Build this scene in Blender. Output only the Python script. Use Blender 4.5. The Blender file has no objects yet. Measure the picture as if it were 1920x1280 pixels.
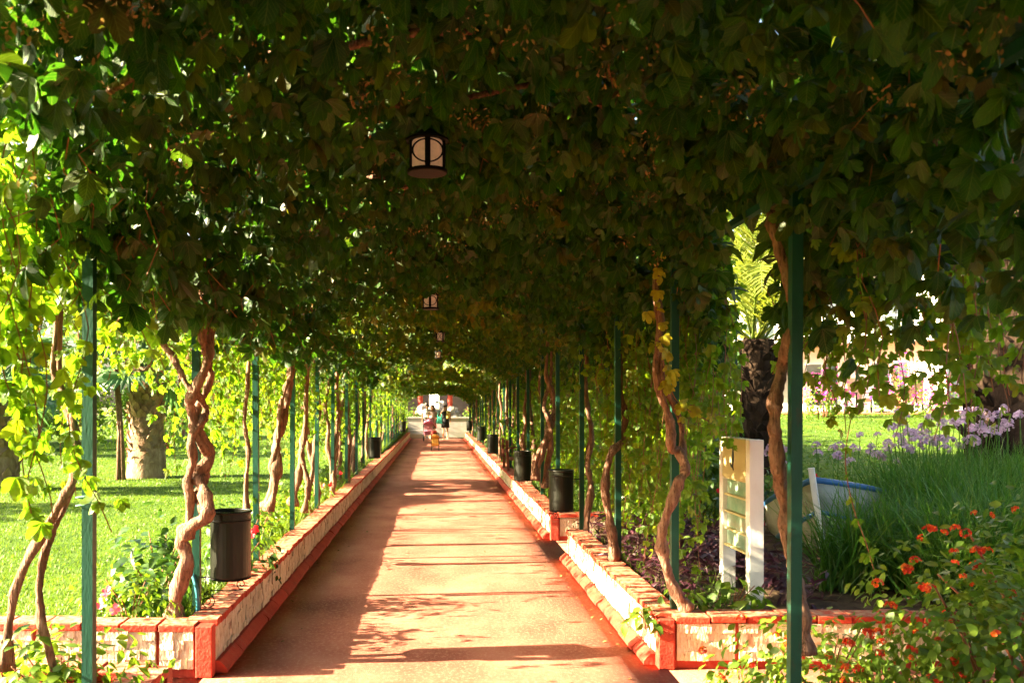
import bpy, bmesh, math, random
import numpy as np
from mathutils import Vector, Matrix, Euler

R = math.radians
rng = np.random.default_rng(7)
random.seed(7)
SC = bpy.context.scene
COL = SC.collection

# ------------------------------------------------------------------ camera
F = 1700.0                      # focal length in pixels of the 1920-wide photograph
VX, VY = 820.0, 760.0           # where the path vanishes
CH = 1.65                       # eye height
cam_d = bpy.data.cameras.new('camera')
cam_d.sensor_width = 36.0
cam_d.lens = 36.0 * F / 1920.0
cam_d.shift_x = (960.0 - VX) / 1920.0
cam_d.shift_y = (VY - 640.0) / 1920.0
cam_d.clip_start = 0.05
cam_d.clip_end = 2000
cam_d.dof.use_dof = True
cam_d.dof.focus_distance = 8.5
cam_d.dof.aperture_fstop = 5.0
cam = bpy.data.objects.new('camera', cam_d)
cam.location = (0, 0, CH)
cam.rotation_euler = (R(90), 0, 0)
COL.objects.link(cam)
SC.camera = cam

# ------------------------------------------------------------------ sky, sun, exposure
SUN_EL = R(23.0)
SUN_TO = Vector((1.0, 0.11, 0.0)).normalized()      # horizontal travel of the light
world = bpy.data.worlds.new('World')
SC.world = world
world.use_nodes = True
wn = world.node_tree.nodes
wl = world.node_tree.links
sky = wn.new('ShaderNodeTexSky')
sky.sky_type = 'NISHITA'
sky.sun_disc = False
sky.sun_elevation = SUN_EL
sky.sun_rotation = math.atan2(-SUN_TO.x, -SUN_TO.y)
sky.altitude = 10
sky.air_density = 1.0
sky.dust_density = 5.0
sky.ozone_density = 0.3
wl.new(sky.outputs[0], wn['Background'].inputs[0])
wn['Background'].inputs[1].default_value = 0.05

sun_d = bpy.data.lights.new('sun', 'SUN')
sun_d.energy = 5.0
sun_d.angle = R(0.5)
sun_d.color = (1.0, 0.82, 0.54)
sun = bpy.data.objects.new('sun', sun_d)
ldir = Vector((SUN_TO.x * math.cos(SUN_EL), SUN_TO.y * math.cos(SUN_EL), -math.sin(SUN_EL)))
sun.rotation_euler = ldir.to_track_quat('-Z', 'Y').to_euler()
sun.location = (-20, 0, 12)
COL.objects.link(sun)

SC.view_settings.view_transform = 'Standard'
SC.view_settings.look = 'None'
SC.view_settings.gamma = 1.0
SC.view_settings.use_curve_mapping = False
SC.view_settings.exposure = 3.75

SC.render.engine = 'CYCLES'
cy = SC.cycles
cy.max_bounces = 6
cy.diffuse_bounces = 4
cy.glossy_bounces = 2
cy.transmission_bounces = 4
cy.use_adaptive_sampling = True
cy.adaptive_threshold = 0.02
cy.transparent_max_bounces = 6
cy.caustics_reflective = False
cy.caustics_refractive = False
cy.sample_clamp_indirect = 6.0
try:
    cy.use_denoising = True
    cy.denoiser = 'OPENIMAGEDENOISE'
    cy.denoising_input_passes = 'RGB_ALBEDO_NORMAL'
except Exception:
    pass


def P(px, py, z):
    """point of the photograph at depth z, in metres"""
    return Vector(((px - VX) * z / F, z, CH - (py - VY) * z / F))


# ------------------------------------------------------------------ materials
def _n(nt, typ, **kw):
    n = nt.nodes.new(typ)
    for k, v in kw.items():
        setattr(n, k, v)
    return n


def nmat(name, cols, scale=3.0, rough=0.7, bump=0.0, bscale=20.0, stretch=(1, 1, 1), spec=0.3,
         vary=0.12, metal=0.0, blotch=None, coat=0.0, detail=5.0):
    """noise-mottled surface; cols = list of colours over the noise, world position as coordinate"""
    m = bpy.data.materials.new(name)
    m.use_nodes = True
    nt = m.node_tree
    L = nt.links.new
    bs = nt.nodes['Principled BSDF']
    geo = _n(nt, 'ShaderNodeNewGeometry')
    mp = _n(nt, 'ShaderNodeMapping')
    mp.inputs['Scale'].default_value = stretch
    L(geo.outputs['Position'], mp.inputs['Vector'])
    no = _n(nt, 'ShaderNodeTexNoise')
    no.inputs['Scale'].default_value = scale
    no.inputs['Detail'].default_value = detail
    no.inputs['Roughness'].default_value = 0.62
    L(mp.outputs[0], no.inputs['Vector'])
    cr = _n(nt, 'ShaderNodeValToRGB')
    el = cr.color_ramp.elements
    k = len(cols)
    pos = [0.3 + 0.4 * i / max(1, k - 1) for i in range(k)]
    el[0].position = pos[0]; el[0].color = (*cols[0], 1)
    el[1].position = pos[-1]; el[1].color = (*cols[-1], 1)
    for i in range(1, k - 1):
        e = el.new(pos[i]); e.color = (*cols[i], 1)
    L(no.outputs['Fac'], cr.inputs[0])
    col = cr.outputs[0]
    if blotch:
        bc, bsc, lo, hi = blotch
        n2 = _n(nt, 'ShaderNodeTexNoise')
        n2.inputs['Scale'].default_value = bsc
        n2.inputs['Detail'].default_value = 6
        n2.inputs['Roughness'].default_value = 0.7
        L(mp.outputs[0], n2.inputs['Vector'])
        mr = _n(nt, 'ShaderNodeMapRange')
        mr.inputs[1].default_value = lo
        mr.inputs[2].default_value = hi
        L(n2.outputs['Fac'], mr.inputs[0])
        mx = _n(nt, 'ShaderNodeMix', data_type='RGBA')
        L(mr.outputs[0], mx.inputs[0])
        L(col, mx.inputs[6])
        mx.inputs[7].default_value = (*bc, 1)
        col = mx.outputs[2]
    if vary:
        oi = _n(nt, 'ShaderNodeObjectInfo')
        mr = _n(nt, 'ShaderNodeMapRange')
        mr.inputs[3].default_value = 1 - vary
        mr.inputs[4].default_value = 1 + vary
        L(oi.outputs['Random'], mr.inputs[0])
        hs = _n(nt, 'ShaderNodeHueSaturation')
        L(mr.outputs[0], hs.inputs['Value'])
        L(col, hs.inputs['Color'])
        col = hs.outputs[0]
    L(col, bs.inputs['Base Color'])
    bs.inputs['Roughness'].default_value = rough
    bs.inputs['Metallic'].default_value = metal
    bs.inputs['Specular IOR Level'].default_value = spec
    bs.inputs['Coat Weight'].default_value = coat
    if bump:
        n3 = _n(nt, 'ShaderNodeTexNoise')
        n3.inputs['Scale'].default_value = bscale
        n3.inputs['Detail'].default_value = 6
        L(mp.outputs[0], n3.inputs['Vector'])
        bp = _n(nt, 'ShaderNodeBump')
        bp.inputs['Strength'].default_value = bump
        bp.inputs['Distance'].default_value = 0.02
        L(n3.outputs['Fac'], bp.inputs['Height'])
        L(bp.outputs[0], bs.inputs['Normal'])
    return m


def leafmat(name, cols, trans, tfac=0.45, rough=0.45, vein=0.0, spec=0.35, tail=None):
    """leaf blade: a hue for each leaf, veins from the blade's own coordinates, light passing through"""
    m = bpy.data.materials.new(name)
    m.use_nodes = True
    nt = m.node_tree
    L = nt.links.new
    bs = nt.nodes['Principled BSDF']
    out = nt.nodes['Material Output']
    geo = _n(nt, 'ShaderNodeNewGeometry')
    oi = _n(nt, 'ShaderNodeObjectInfo')
    ad = _n(nt, 'ShaderNodeMath', operation='ADD')
    L(geo.outputs['Random Per Island'], ad.inputs[0])
    L(oi.outputs['Random'], ad.inputs[1])
    fr = _n(nt, 'ShaderNodeMath', operation='FRACT')
    L(ad.outputs[0], fr.inputs[0])
    cr = _n(nt, 'ShaderNodeValToRGB')
    el = cr.color_ramp.elements
    k = len(cols)
    el[0].position = 0.0; el[0].color = (*cols[0], 1)
    el[1].position = 1.0; el[1].color = (*cols[-1], 1)
    for i in range(1, k - 1):
        e = el.new(i / (k - 1)); e.color = (*cols[i], 1)
    L(fr.outputs[0], cr.inputs[0])
    col = cr.outputs[0]
    no = _n(nt, 'ShaderNodeTexNoise')
    no.inputs['Scale'].default_value = 22.0
    no.inputs['Detail'].default_value = 3
    L(geo.outputs['Position'], no.inputs['Vector'])
    mr = _n(nt, 'ShaderNodeMapRange')
    mr.inputs[1].default_value = 0.3; mr.inputs[2].default_value = 0.7
    mr.inputs[3].default_value = 0.75; mr.inputs[4].default_value = 1.25
    L(no.outputs['Fac'], mr.inputs[0])
    hs = _n(nt, 'ShaderNodeHueSaturation')
    L(mr.outputs[0], hs.inputs['Value'])
    L(col, hs.inputs['Color'])
    col = hs.outputs[0]
    if vein:
        uv = _n(nt, 'ShaderNodeUVMap')
        sx = _n(nt, 'ShaderNodeSeparateXYZ')
        L(uv.outputs[0], sx.inputs[0])
        a1 = _n(nt, 'ShaderNodeMath', operation='SUBTRACT'); a1.inputs[1].default_value = 0.5
        L(sx.outputs[0], a1.inputs[0])
        a2 = _n(nt, 'ShaderNodeMath', operation='ABSOLUTE'); L(a1.outputs[0], a2.inputs[0])
        a3 = _n(nt, 'ShaderNodeMath', operation='MULTIPLY'); a3.inputs[1].default_value = 0.75
        L(a2.outputs[0], a3.inputs[0])
        a4 = _n(nt, 'ShaderNodeMath', operation='SUBTRACT')
        L(sx.outputs[1], a4.inputs[0]); L(a3.outputs[0], a4.inputs[1])
        a5 = _n(nt, 'ShaderNodeMath', operation='MULTIPLY'); a5.inputs[1].default_value = 8.0
        L(a4.outputs[0], a5.inputs[0])
        a6 = _n(nt, 'ShaderNodeMath', operation='FRACT'); L(a5.outputs[0], a6.inputs[0])
        a7 = _n(nt, 'ShaderNodeMath', operation='PINGPONG'); a7.inputs[1].default_value = 0.5
        L(a6.outputs[0], a7.inputs[0])
        s1 = _n(nt, 'ShaderNodeMapRange'); s1.inputs[1].default_value = 0.09; s1.inputs[2].default_value = 0.0
        L(a7.outputs[0], s1.inputs[0])
        s2 = _n(nt, 'ShaderNodeMapRange'); s2.inputs[1].default_value = 0.04; s2.inputs[2].default_value = 0.0
        L(a2.outputs[0], s2.inputs[0])
        mxm = _n(nt, 'ShaderNodeMath', operation='MAXIMUM'); L(s1.outputs[0], mxm.inputs[0]); L(s2.outputs[0], mxm.inputs[1])
        mv = _n(nt, 'ShaderNodeMath', operation='MULTIPLY'); mv.inputs[1].default_value = vein
        L(mxm.outputs[0], mv.inputs[0])
        mx = _n(nt, 'ShaderNodeMix', data_type='RGBA')
        L(mv.outputs[0], mx.inputs[0]); L(col, mx.inputs[6])
        mx.inputs[7].default_value = (0.16, 0.2, 0.06, 1)
        col = mx.outputs[2]
        bp = _n(nt, 'ShaderNodeBump'); bp.inputs['Strength'].default_value = 0.5; bp.inputs['Distance'].default_value = 0.004
        bp.invert = True
        L(mxm.outputs[0], bp.inputs['Height']); L(bp.outputs[0], bs.inputs['Normal'])
    L(col, bs.inputs['Base Color'])
    bs.inputs['Roughness'].default_value = rough
    bs.inputs['Specular IOR Level'].default_value = spec
    tr = _n(nt, 'ShaderNodeBsdfTranslucent')
    mt = _n(nt, 'ShaderNodeMix', data_type='RGBA', blend_type='MULTIPLY')
    mt.inputs[0].default_value = 1.0
    L(col, mt.inputs[6])
    mt.inputs[7].default_value = (*trans, 1)
    L(mt.outputs[2], tr.inputs[0])
    ms = _n(nt, 'ShaderNodeMixShader')
    ms.inputs[0].default_value = tfac
    L(bs.outputs[0], ms.inputs[1]); L(tr.outputs[0], ms.inputs[2])
    L(ms.outputs[0], out.inputs[0])
    return m


M = {}
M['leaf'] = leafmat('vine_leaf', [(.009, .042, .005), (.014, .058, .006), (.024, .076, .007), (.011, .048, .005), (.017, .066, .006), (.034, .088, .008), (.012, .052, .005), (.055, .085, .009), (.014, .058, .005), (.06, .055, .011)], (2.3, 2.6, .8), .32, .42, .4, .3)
M['leaf_sunlit'] = leafmat('vine_leaf_sunlit', [(.07, .16, .012), (.092, .19, .013), (.125, .21, .014), (.076, .168, .013), (.17, .21, .016)], (2.4, 2.3, .7), .52, .45, .25)  # same vine as the roof; sunlight put into a lighter, yellower colour
M['leaf_olive'] = leafmat('vine_leaf_olive', [(.02, .06, .006), (.034, .085, .007), (.06, .108, .008), (.024, .066, .006), (.085, .125, .01), (.028, .075, .006), (.13, .13, .013), (.04, .088, .007), (.14, .1, .016)], (2.4, 2.4, .8), .35, .42, .3, .3)  # golden light deeper in the tunnel put into the leaf colour
M['leaf_mid'] = leafmat('vine_leaf_mid', [(.05, .115, .012), (.07, .14, .014), (.1, .165, .015), (.06, .125, .014), (.14, .16, .018)], (2.5, 2.4, .8), .45, .42, .3)
M['leaf_yellow'] = leafmat('vine_leaf_yellow', [(.3, .3, .02), (.36, .34, .025), (.26, .3, .02)], (1.5, 1.5, .8), .45, .45, .25)
M['bush'] = leafmat('bush_leaf', [(.06, .125, .013), (.085, .16, .014), (.12, .185, .017), (.07, .135, .014)], (2.2, 2.2, .9), .4, .45, 0)
M['bush_dark'] = leafmat('bush_leaf_dark', [(.02, .06, .012), (.035, .085, .014), (.05, .1, .018)], (2.0, 2.0, .9), .35, .35, 0, .5)
M['tree'] = leafmat('tree_leaf', [(.07, .13, .012), (.1, .165, .014), (.14, .19, .016), (.08, .14, .014)], (2.3, 2.2, .7), .48, .5, 0)
M['grass'] = leafmat('grass_blade', [(.05, .115, .009), (.065, .135, .011), (.09, .15, .013), (.056, .12, .01), (.12, .15, .022)], (1.9, 1.8, .7), .4, .5, 0)
M['tall_grass'] = leafmat('tall_grass_blade', [(.04, .125, .014), (.06, .16, .017), (.085, .185, .02), (.13, .2, .04)], (1.8, 1.8, .9), .35, .45, 0)
M['purple'] = leafmat('purple_leaf', [(.04, .013, .024), (.06, .019, .034), (.085, .03, .045), (.06, .04, .025)], (1.7, 1.4, 1.3), .3, .4, 0)
M['frond'] = leafmat('palm_frond', [(.1, .15, .022), (.15, .19, .03), (.19, .21, .035)], (2.0, 1.9, .9), .4, .4, 0)
M['fan'] = leafmat('fan_palm_leaf', [(.05, .11, .05), (.07, .14, .06), (.09, .15, .05)], (1.9, 2.0, 1.1), .35, .4, 0)
M['magenta'] = leafmat('bougainvillea_bract', [(.4, .03, .26), (.5, .06, .34), (.46, .05, .24)], (1.3, 1.2, 1.3), .4, .5, 0)
M['lilac'] = leafmat('lilac_petal', [(.55, .36, .5), (.66, .48, .6), (.5, .34, .47)], (1.2, 1.2, 1.2), .4, .5, 0)
M['lantana'] = leafmat('lantana_floret', [(.6, .03, .008), (.65, .05, .008), (.7, .2, .015), (.55, .02, .008), (.62, .035, .01)], (1.2, 1.2, 1.0), .25, .5, 0)
M['hibiscus'] = leafmat('hibiscus_petal', [(.6, .012, .02), (.7, .02, .03)], (1.3, 1.2, 1.2), .3, .5, 0)
M['pink_flower'] = leafmat('pink_petal', [(.65, .08, .15), (.7, .12, .2)], (1.3, 1.2, 1.2), .3, .5, 0)
M['seed'] = leafmat('dry_flower', [(.2, .13, .04), (.25, .15, .05), (.17, .14, .05)], (1.5, 1.4, 1.0), .2, .6, 0)

M['path'] = nmat('red_path', [(.19, .05, .03), (.31, .1, .062), (.41, .165, .105)], 1.6, .85, .6, 190, (1, .6, 1), .2, 0, blotch=((.44, .22, .145), 42.0, .5, .72), detail=9)
M['red'] = nmat('red_paint', [(.27, .026, .013), (.37, .038, .018), (.43, .06, .028)], 5, .65, .3, 60, spec=.3, vary=.12, blotch=((.3, .12, .075), 16, .56, .76))
M['brick'] = nmat('cap_brick', [(.3, .03, .014), (.4, .045, .02), (.46, .075, .034)], 9, .75, .4, 70, spec=.2, vary=.16, blotch=((.42, .2, .11), 24, .6, .8))
def dusty_top(m, dust, lo=.42, hi=.62, scale=26):
    """settled dust on upward faces"""
    nt = m.node_tree; L = nt.links.new
    bs = nt.nodes['Principled BSDF']
    src = bs.inputs['Base Color'].links[0].from_socket
    geo = _n(nt, 'ShaderNodeNewGeometry'); sx = _n(nt, 'ShaderNodeSeparateXYZ'); L(geo.outputs['Normal'], sx.inputs[0])
    mr = _n(nt, 'ShaderNodeMapRange'); mr.inputs[1].default_value = .6; mr.inputs[2].default_value = .9; L(sx.outputs[2], mr.inputs[0])
    no = _n(nt, 'ShaderNodeTexNoise'); no.inputs['Scale'].default_value = scale; no.inputs['Detail'].default_value = 5; L(geo.outputs['Position'], no.inputs['Vector'])
    m2 = _n(nt, 'ShaderNodeMapRange'); m2.inputs[1].default_value = lo; m2.inputs[2].default_value = hi; L(no.outputs['Fac'], m2.inputs[0])
    mu = _n(nt, 'ShaderNodeMath', operation='MULTIPLY'); L(mr.outputs[0], mu.inputs[0]); L(m2.outputs[0], mu.inputs[1])
    mx = _n(nt, 'ShaderNodeMix', data_type='RGBA'); L(mu.outputs[0], mx.inputs[0]); L(src, mx.inputs[6]); mx.inputs[7].default_value = (*dust, 1)
    L(mx.outputs[2], bs.inputs['Base Color'])
dusty_top(M['brick'], (.45, .24, .14), .38, .6)
M['stone'] = nmat('cream_stone', [(.45, .35, .22), (.6, .5, .34), (.68, .6, .45)], 30, .88, 1.0, 50, (1, 1, .4), .15, .1, blotch=((.17, .1, .06), 48, .57, .7), detail=8)
M['soil'] = nmat('soil', [(.05, .032, .02), (.09, .058, .035), (.13, .09, .05)], 6, .95, .8, 30, spec=.1, vary=0)
M['lawn'] = nmat('lawn', [(.04, .085, .008), (.065, .12, .01), (.095, .15, .012)], 1.1, .9, .8, 60, spec=.1, vary=0)
M['ground'] = nmat('ground', [(.09, .085, .04), (.13, .12, .06), (.17, .14, .08)], .8, .95, .5, 10, spec=.1, vary=0)
M['post'] = nmat('green_paint', [(.005, .047, .03), (.007, .06, .039), (.01, .072, .047)], 7, .45, .12, 90, (1, 1, .3), .3, .06, blotch=((.03, .04, .026), 26, .62, .74))
M['bark'] = nmat('vine_bark', [(.1, .052, .032), (.2, .11, .07), (.31, .19, .13)], 34, .88, 1.0, 75, (1, 1, .22), .15, .12, blotch=((.06, .034, .022), 70, .52, .66), detail=8)
M['twig'] = nmat('twig', [(.17, .06, .03), (.24, .1, .04)], 10, .7, vary=.2)
M['bin'] = nmat('bin_metal', [(.005, .006, .0035), (.008, .009, .005)], 6, .36, .08, 18, spec=.28, vary=.05, metal=.1, blotch=((.03, .026, .018), 60, .68, .78))
M['iron'] = nmat('black_iron', [(.002, .002, .002), (.004, .0035, .003)], 10, .6, .1, 80, spec=.06, vary=0)
M['lampglass'] = leafmat('lamp_glass', [(.6, .45, .3), (.6, .45, .3)], (1.1, 1.0, .85), .5, .3, 0, .5)
_b = M['lampglass'].node_tree.nodes['Principled BSDF']
_b.inputs['Emission Color'].default_value = (1.0, .52, .27, 1)
_b.inputs['Emission Strength'].default_value = .028
M['white'] = nmat('white_paint', [(.7, .66, .6), (.77, .74, .69), (.8, .78, .74)], 4, .55, .1, 40, spec=.3, vary=.04, blotch=((.45, .4, .32), 9, .68, .82))
M['whitewall'] = nmat('white_render', [(.68, .64, .58), (.76, .73, .68)], 1.5, .85, .3, 25, spec=.15, vary=.04, blotch=((.5, .45, .38), 3, .62, .8))
M['cream'] = nmat('cream_panel', [(.5, .4, .18), (.56, .46, .22)], 5, .5, .05, 40, spec=.35, vary=.04)
M['signmark'] = nmat('sign_mark', [(.03, .04, .03), (.05, .06, .05)], 20, .5, vary=0)
M['plate'] = nmat('sign_plate', [(.2, .4, .28), (.36, .54, .4), (.6, .62, .46)], 9, .15, .05, 12, (1, 1, 1.4), .8, .1, metal=.35)  # reflected greenery put into the colour as green mottling
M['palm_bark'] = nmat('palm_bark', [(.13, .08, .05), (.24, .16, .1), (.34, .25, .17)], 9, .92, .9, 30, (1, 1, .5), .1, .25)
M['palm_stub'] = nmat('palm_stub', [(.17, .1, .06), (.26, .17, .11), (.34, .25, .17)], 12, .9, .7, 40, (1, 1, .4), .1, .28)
M['palm_shaded'] = nmat('palm_stub_shaded', [(.012, .007, .0045), (.026, .016, .01), (.045, .03, .02)], 9, .95, 1.0, 28, (1, 1, .5), .1, .3)  # shade on the palm trunks put into a darker bark colour
M['hull'] = nmat('hull_paint', [(.3, .28, .2), (.4, .38, .29)], 6, .6, .2, 30, spec=.3, vary=0, blotch=((.28, .24, .17), 8, .58, .8))
M['blue'] = nmat('blue_paint', [(.02, .09, .22), (.03, .13, .3)], 9, .5, .15, 50, spec=.4, vary=.05, blotch=((.2, .24, .26), 18, .64, .8))
M['hose'] = nmat('blue_pipe', [(.03, .16, .2), (.04, .2, .24)], 5, .4, vary=0)
M['wood_red'] = nmat('bench_wood', [(.13, .035, .022), (.2, .055, .032)], 8, .6, .3, 40, (1, 1, .3), .3, .1)
M['tan'] = nmat('tan_fabric', [(.42, .29, .18), (.5, .36, .24)], 6, .9, .2, 200, spec=.1, vary=.08)
M['rock'] = nmat('pale_rock', [(.16, .135, .105), (.25, .215, .17), (.32, .28, .235)], 4, .95, .9, 12, spec=.1, vary=.1)
M['dark_wall'] = nmat('brown_render', [(.12, .085, .07), (.17, .12, .1)], 2, .85, .3, 20, spec=.15, vary=.05)
M['roof_tile'] = nmat('roof_tile', [(.3, .11, .06), (.4, .17, .1)], 8, .8, .4, 30, spec=.2, vary=.15)
M['terracotta'] = nmat('terracotta', [(.34, .13, .07), (.42, .18, .1)], 8, .8, .2, 40, vary=.1)
M['glassdark'] = nmat('window_glass', [(.02, .03, .035), (.04, .06, .07)], 2, .08, spec=.8, vary=.1)
M['awning'] = nmat('red_awning', [(.5, .06, .05), (.58, .1, .07)], 3, .8, vary=.1)
M['rope'] = nmat('green_twine', [(.1, .26, .18), (.14, .32, .22)], 40, .8, vary=0)
for nm, c in dict(skin=(.5, .27, .17), skin2=(.42, .22, .14), hair=(.03, .017, .012), hair_brown=(.09, .04, .02), black=(.012, .012, .014),
                  pinkgrey=(.48, .34, .32), pink=(.62, .26, .3), greenbag=(.05, .42, .3), towel=(.62, .55, .16), greyshirt=(.42, .4, .38),
                  hotpink=(.66, .22, .36), red=(.55, .05, .04), orange=(.72, .36, .07), tyre=(.02, .02, .02), white_cloth=(.65, .62, .58)).items():
    M['c_' + nm] = nmat('cloth_' + nm if 'skin' not in nm else nm, [tuple(v * .85 for v in c), c], 14, .75, .1, 120, vary=0)


# ------------------------------------------------------------------ object helpers
def link(o, parent=None):
    COL.objects.link(o)
    if parent is not None:
        o.parent = parent
    return o


def tag(o, label=None, cat=None, group=None, kind=None):
    if label: o['label'] = label
    if cat: o['category'] = cat
    if group: o['group'] = group
    if kind: o['kind'] = kind
    return o


def empty(name, loc=(0, 0, 0), rz=0.0, label=None, cat=None, group=None):
    o = bpy.data.objects.new(name, None)
    o.location = loc
    o.rotation_euler = (0, 0, rz)
    o.empty_display_size = .1
    link(o)
    return tag(o, label, cat, group)


class MB:
    """collects shapes into one mesh"""
    def __init__(self):
        self.v = []
        self.f = []

    def add(self, vs, fs):
        n = len(self.v)
        self.v.extend([tuple(p) for p in vs])
        self.f.extend([tuple(i + n for i in f) for f in fs])
        return self

    def box(self, c, s, rot=None, taper=1.0):
        x, y, z = s[0] / 2, s[1] / 2, s[2] / 2
        vs = [Vector((sx * x * (taper if sz > 0 else 1), sy * y * (taper if sz > 0 else 1), sz * z))
              for sz in (-1, 1) for sx, sy in ((-1, -1), (1, -1), (1, 1), (-1, 1))]
        if rot is not None:
            vs = [rot @ v for v in vs]
        vs = [v + Vector(c) for v in vs]
        return self.add(vs, [(3, 2, 1, 0), (4, 5, 6, 7), (0, 1, 5, 4), (1, 2, 6, 5), (2, 3, 7, 6), (3, 0, 4, 7)])

    def bar(self, a, b, w, h=None):
        a = Vector(a); b = Vector(b)
        d = b - a
        q = d.to_track_quat('Z', 'Y').to_matrix()
        return self.box((a + b) / 2, (w, h or w, d.length), q)

    def tube(self, pts, rad, n=8, cap=True, closed=False, flute=0.0, seed=0):
        pts = [Vector(p) for p in pts]
        k = len(pts)
        if not hasattr(rad, '__len__'):
            rad = [rad] * k
        up = None
        rings = []
        for i in range(k):
            if closed:
                t = pts[(i + 1) % k] - pts[(i - 1) % k]
            else:
                t = pts[min(k - 1, i + 1)] - pts[max(0, i - 1)]
            t.normalize()
            if up is None:
                up = Vector((0, 0, 1)) if abs(t.z) < .9 else Vector((1, 0, 0))
            up = (up - t * up.dot(t))
            if up.length < 1e-6:
                up = t.orthogonal()
            up.normalize()
            s = t.cross(up)
            rings.append([pts[i] + (up * math.cos(2 * math.pi * j / n) + s * math.sin(2 * math.pi * j / n)) * rad[i] * (1 + flute * (math.sin(3 * 2 * math.pi * j / n + i * .35 + seed) * .6 + math.sin(2 * 2 * math.pi * j / n - i * .8 + seed) * .5 + math.sin(j * 12.9 + i * 7.7 + seed) * .35)) for j in range(n)])
        vs = [p for r in rings for p in r]
        fs = []
        m = k if closed else k - 1
        for i in range(m):
            a = i * n; b = ((i + 1) % k) * n
            for j in range(n):
                fs.append((a + j, a + (j + 1) % n, b + (j + 1) % n, b + j))
        if cap and not closed:
            fs.append(tuple(range(n - 1, -1, -1)))
            fs.append(tuple((k - 1) * n + j for j in range(n)))
        return self.add(vs, fs)

    def lathe(self, prof, n=24, c=(0, 0, 0), sx=1.0, sy=1.0, cap=True):
        vs = []
        for r, z in prof:
            for j in range(n):
                a = 2 * math.pi * j / n
                vs.append((c[0] + r * sx * math.cos(a), c[1] + r * sy * math.sin(a), c[2] + z))
        fs = []
        for i in range(len(prof) - 1):
            for j in range(n):
                fs.append((i * n + j, i * n + (j + 1) % n, (i + 1) * n + (j + 1) % n, (i + 1) * n + j))
        if cap:
            fs.append(tuple(range(n - 1, -1, -1)))
            fs.append(tuple((len(prof) - 1) * n + j for j in range(n)))
        return self.add(vs, fs)

    def blob(self, c, s, seg=10, ring=7, jit=0.0, rnd=random):
        vs = [(c[0], c[1], c[2] - s[2])]
        for i in range(1, ring):
            th = math.pi * i / ring
            for j in range(seg):
                a = 2 * math.pi * j / seg
                k = 1 + jit * (rnd.random() - .5) * 2
                vs.append((c[0] + s[0] * math.sin(th) * math.cos(a) * k, c[1] + s[1] * math.sin(th) * math.sin(a) * k, c[2] - s[2] * math.cos(th) * k))
        vs.append((c[0], c[1], c[2] + s[2]))
        fs = []
        for j in range(seg):
            fs.append((0, 1 + (j + 1) % seg, 1 + j))
            fs.append((len(vs) - 1, 1 + (ring - 2) * seg + j, 1 + (ring - 2) * seg + (j + 1) % seg))
        for i in range(ring - 2):
            for j in range(seg):
                a = 1 + i * seg; b = a + seg
                fs.append((a + j, a + (j + 1) % seg, b + (j + 1) % seg, b + j))
        return self.add(vs, fs)

    def mesh(self, name, mat, smooth=False):
        me = bpy.data.meshes.new(name)
        me.from_pydata(self.v, [], self.f)
        me.materials.append(mat)
        if smooth:
            me.shade_smooth()
        me.update()
        return me

    def build(self, name, mat, parent=None, smooth=False, bevel=0.0, loc=None):
        o = bpy.data.objects.new(name, self.mesh(name, mat, smooth))
        if loc is not None:
            o.location = loc
        link(o, parent)
        if bevel:
            b = o.modifiers.new('bevel', 'BEVEL')
            b.width = bevel; b.segments = 2; b.limit_method = 'ANGLE'
        return o


def inst(name, me, parent, mtx):
    o = bpy.data.objects.new(name, me)
    link(o, parent)
    o.matrix_local = mtx
    return o


def spline(pts, per=6):
    """Catmull-Rom through points"""
    pts = [Vector(p) for p in pts]
    if len(pts) < 3:
        return [pts[0].lerp(pts[-1], i / per) for i in range(per + 1)]
    q = [pts[0] * 2 - pts[1]] + pts + [pts[-1] * 2 - pts[-2]]
    out = []
    for i in range(1, len(q) - 2):
        for k in range(per):
            t = k / per
            a, b, c, d = q[i - 1], q[i], q[i + 1], q[i + 2]
            out.append(.5 * ((2 * b) + (c - a) * t + (2 * a - 5 * b + 4 * c - d) * t * t + (3 * b - a - 3 * c + d) * t ** 3))
    out.append(pts[-1])
    return out


def sn(x, y, s=1.0, k=0.0):
    """cheap smooth noise in about -1..1"""
    return (np.sin(x * 2.1 * s + 1.3 + k) * np.cos(y * 1.7 * s + .4 + 2 * k) + .6 * np.sin(x * 4.7 * s + y * 3.9 * s + 2.2 + k)
            + .4 * np.sin(y * 7.3 * s - x * 5.1 * s + .7 * k)) / 2.0


def grid_sheet(name, xs, ys, hf, mat, skirt=.4, kind='structure'):
    nx, ny = len(xs), len(ys)
    vs = [(x, y, hf(x, y)) for y in ys for x in xs]
    fs = [(j * nx + i, j * nx + i + 1, (j + 1) * nx + i + 1, (j + 1) * nx + i) for j in range(ny - 1) for i in range(nx - 1)]
    if skirt:
        ring = [i for i in range(nx)] + [j * nx + nx - 1 for j in range(1, ny)] + [(ny - 1) * nx + i for i in range(nx - 2, -1, -1)] + [j * nx for j in range(ny - 2, 0, -1)]
        b = len(vs)
        for i in ring:
            v = vs[i]; vs.append((v[0], v[1], v[2] - skirt))
        m = len(ring)
        for k in range(m):
            fs.append((ring[k], b + k, b + (k + 1) % m, ring[(k + 1) % m]))
    me = bpy.data.meshes.new(name)
    me.from_pydata(vs, [], fs)
    me.materials.append(mat)
    me.shade_smooth()
    o = bpy.data.objects.new(name, me)
    link(o)
    tag(o, kind=kind)
    return o


# ------------------------------------------------------------------ foliage helpers
class Tmpl:
    def __init__(self, v, f, uv):
        self.v = np.array(v, float)
        self.f = np.array(f, int)
        self.uv = np.array(uv, float)


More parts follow.
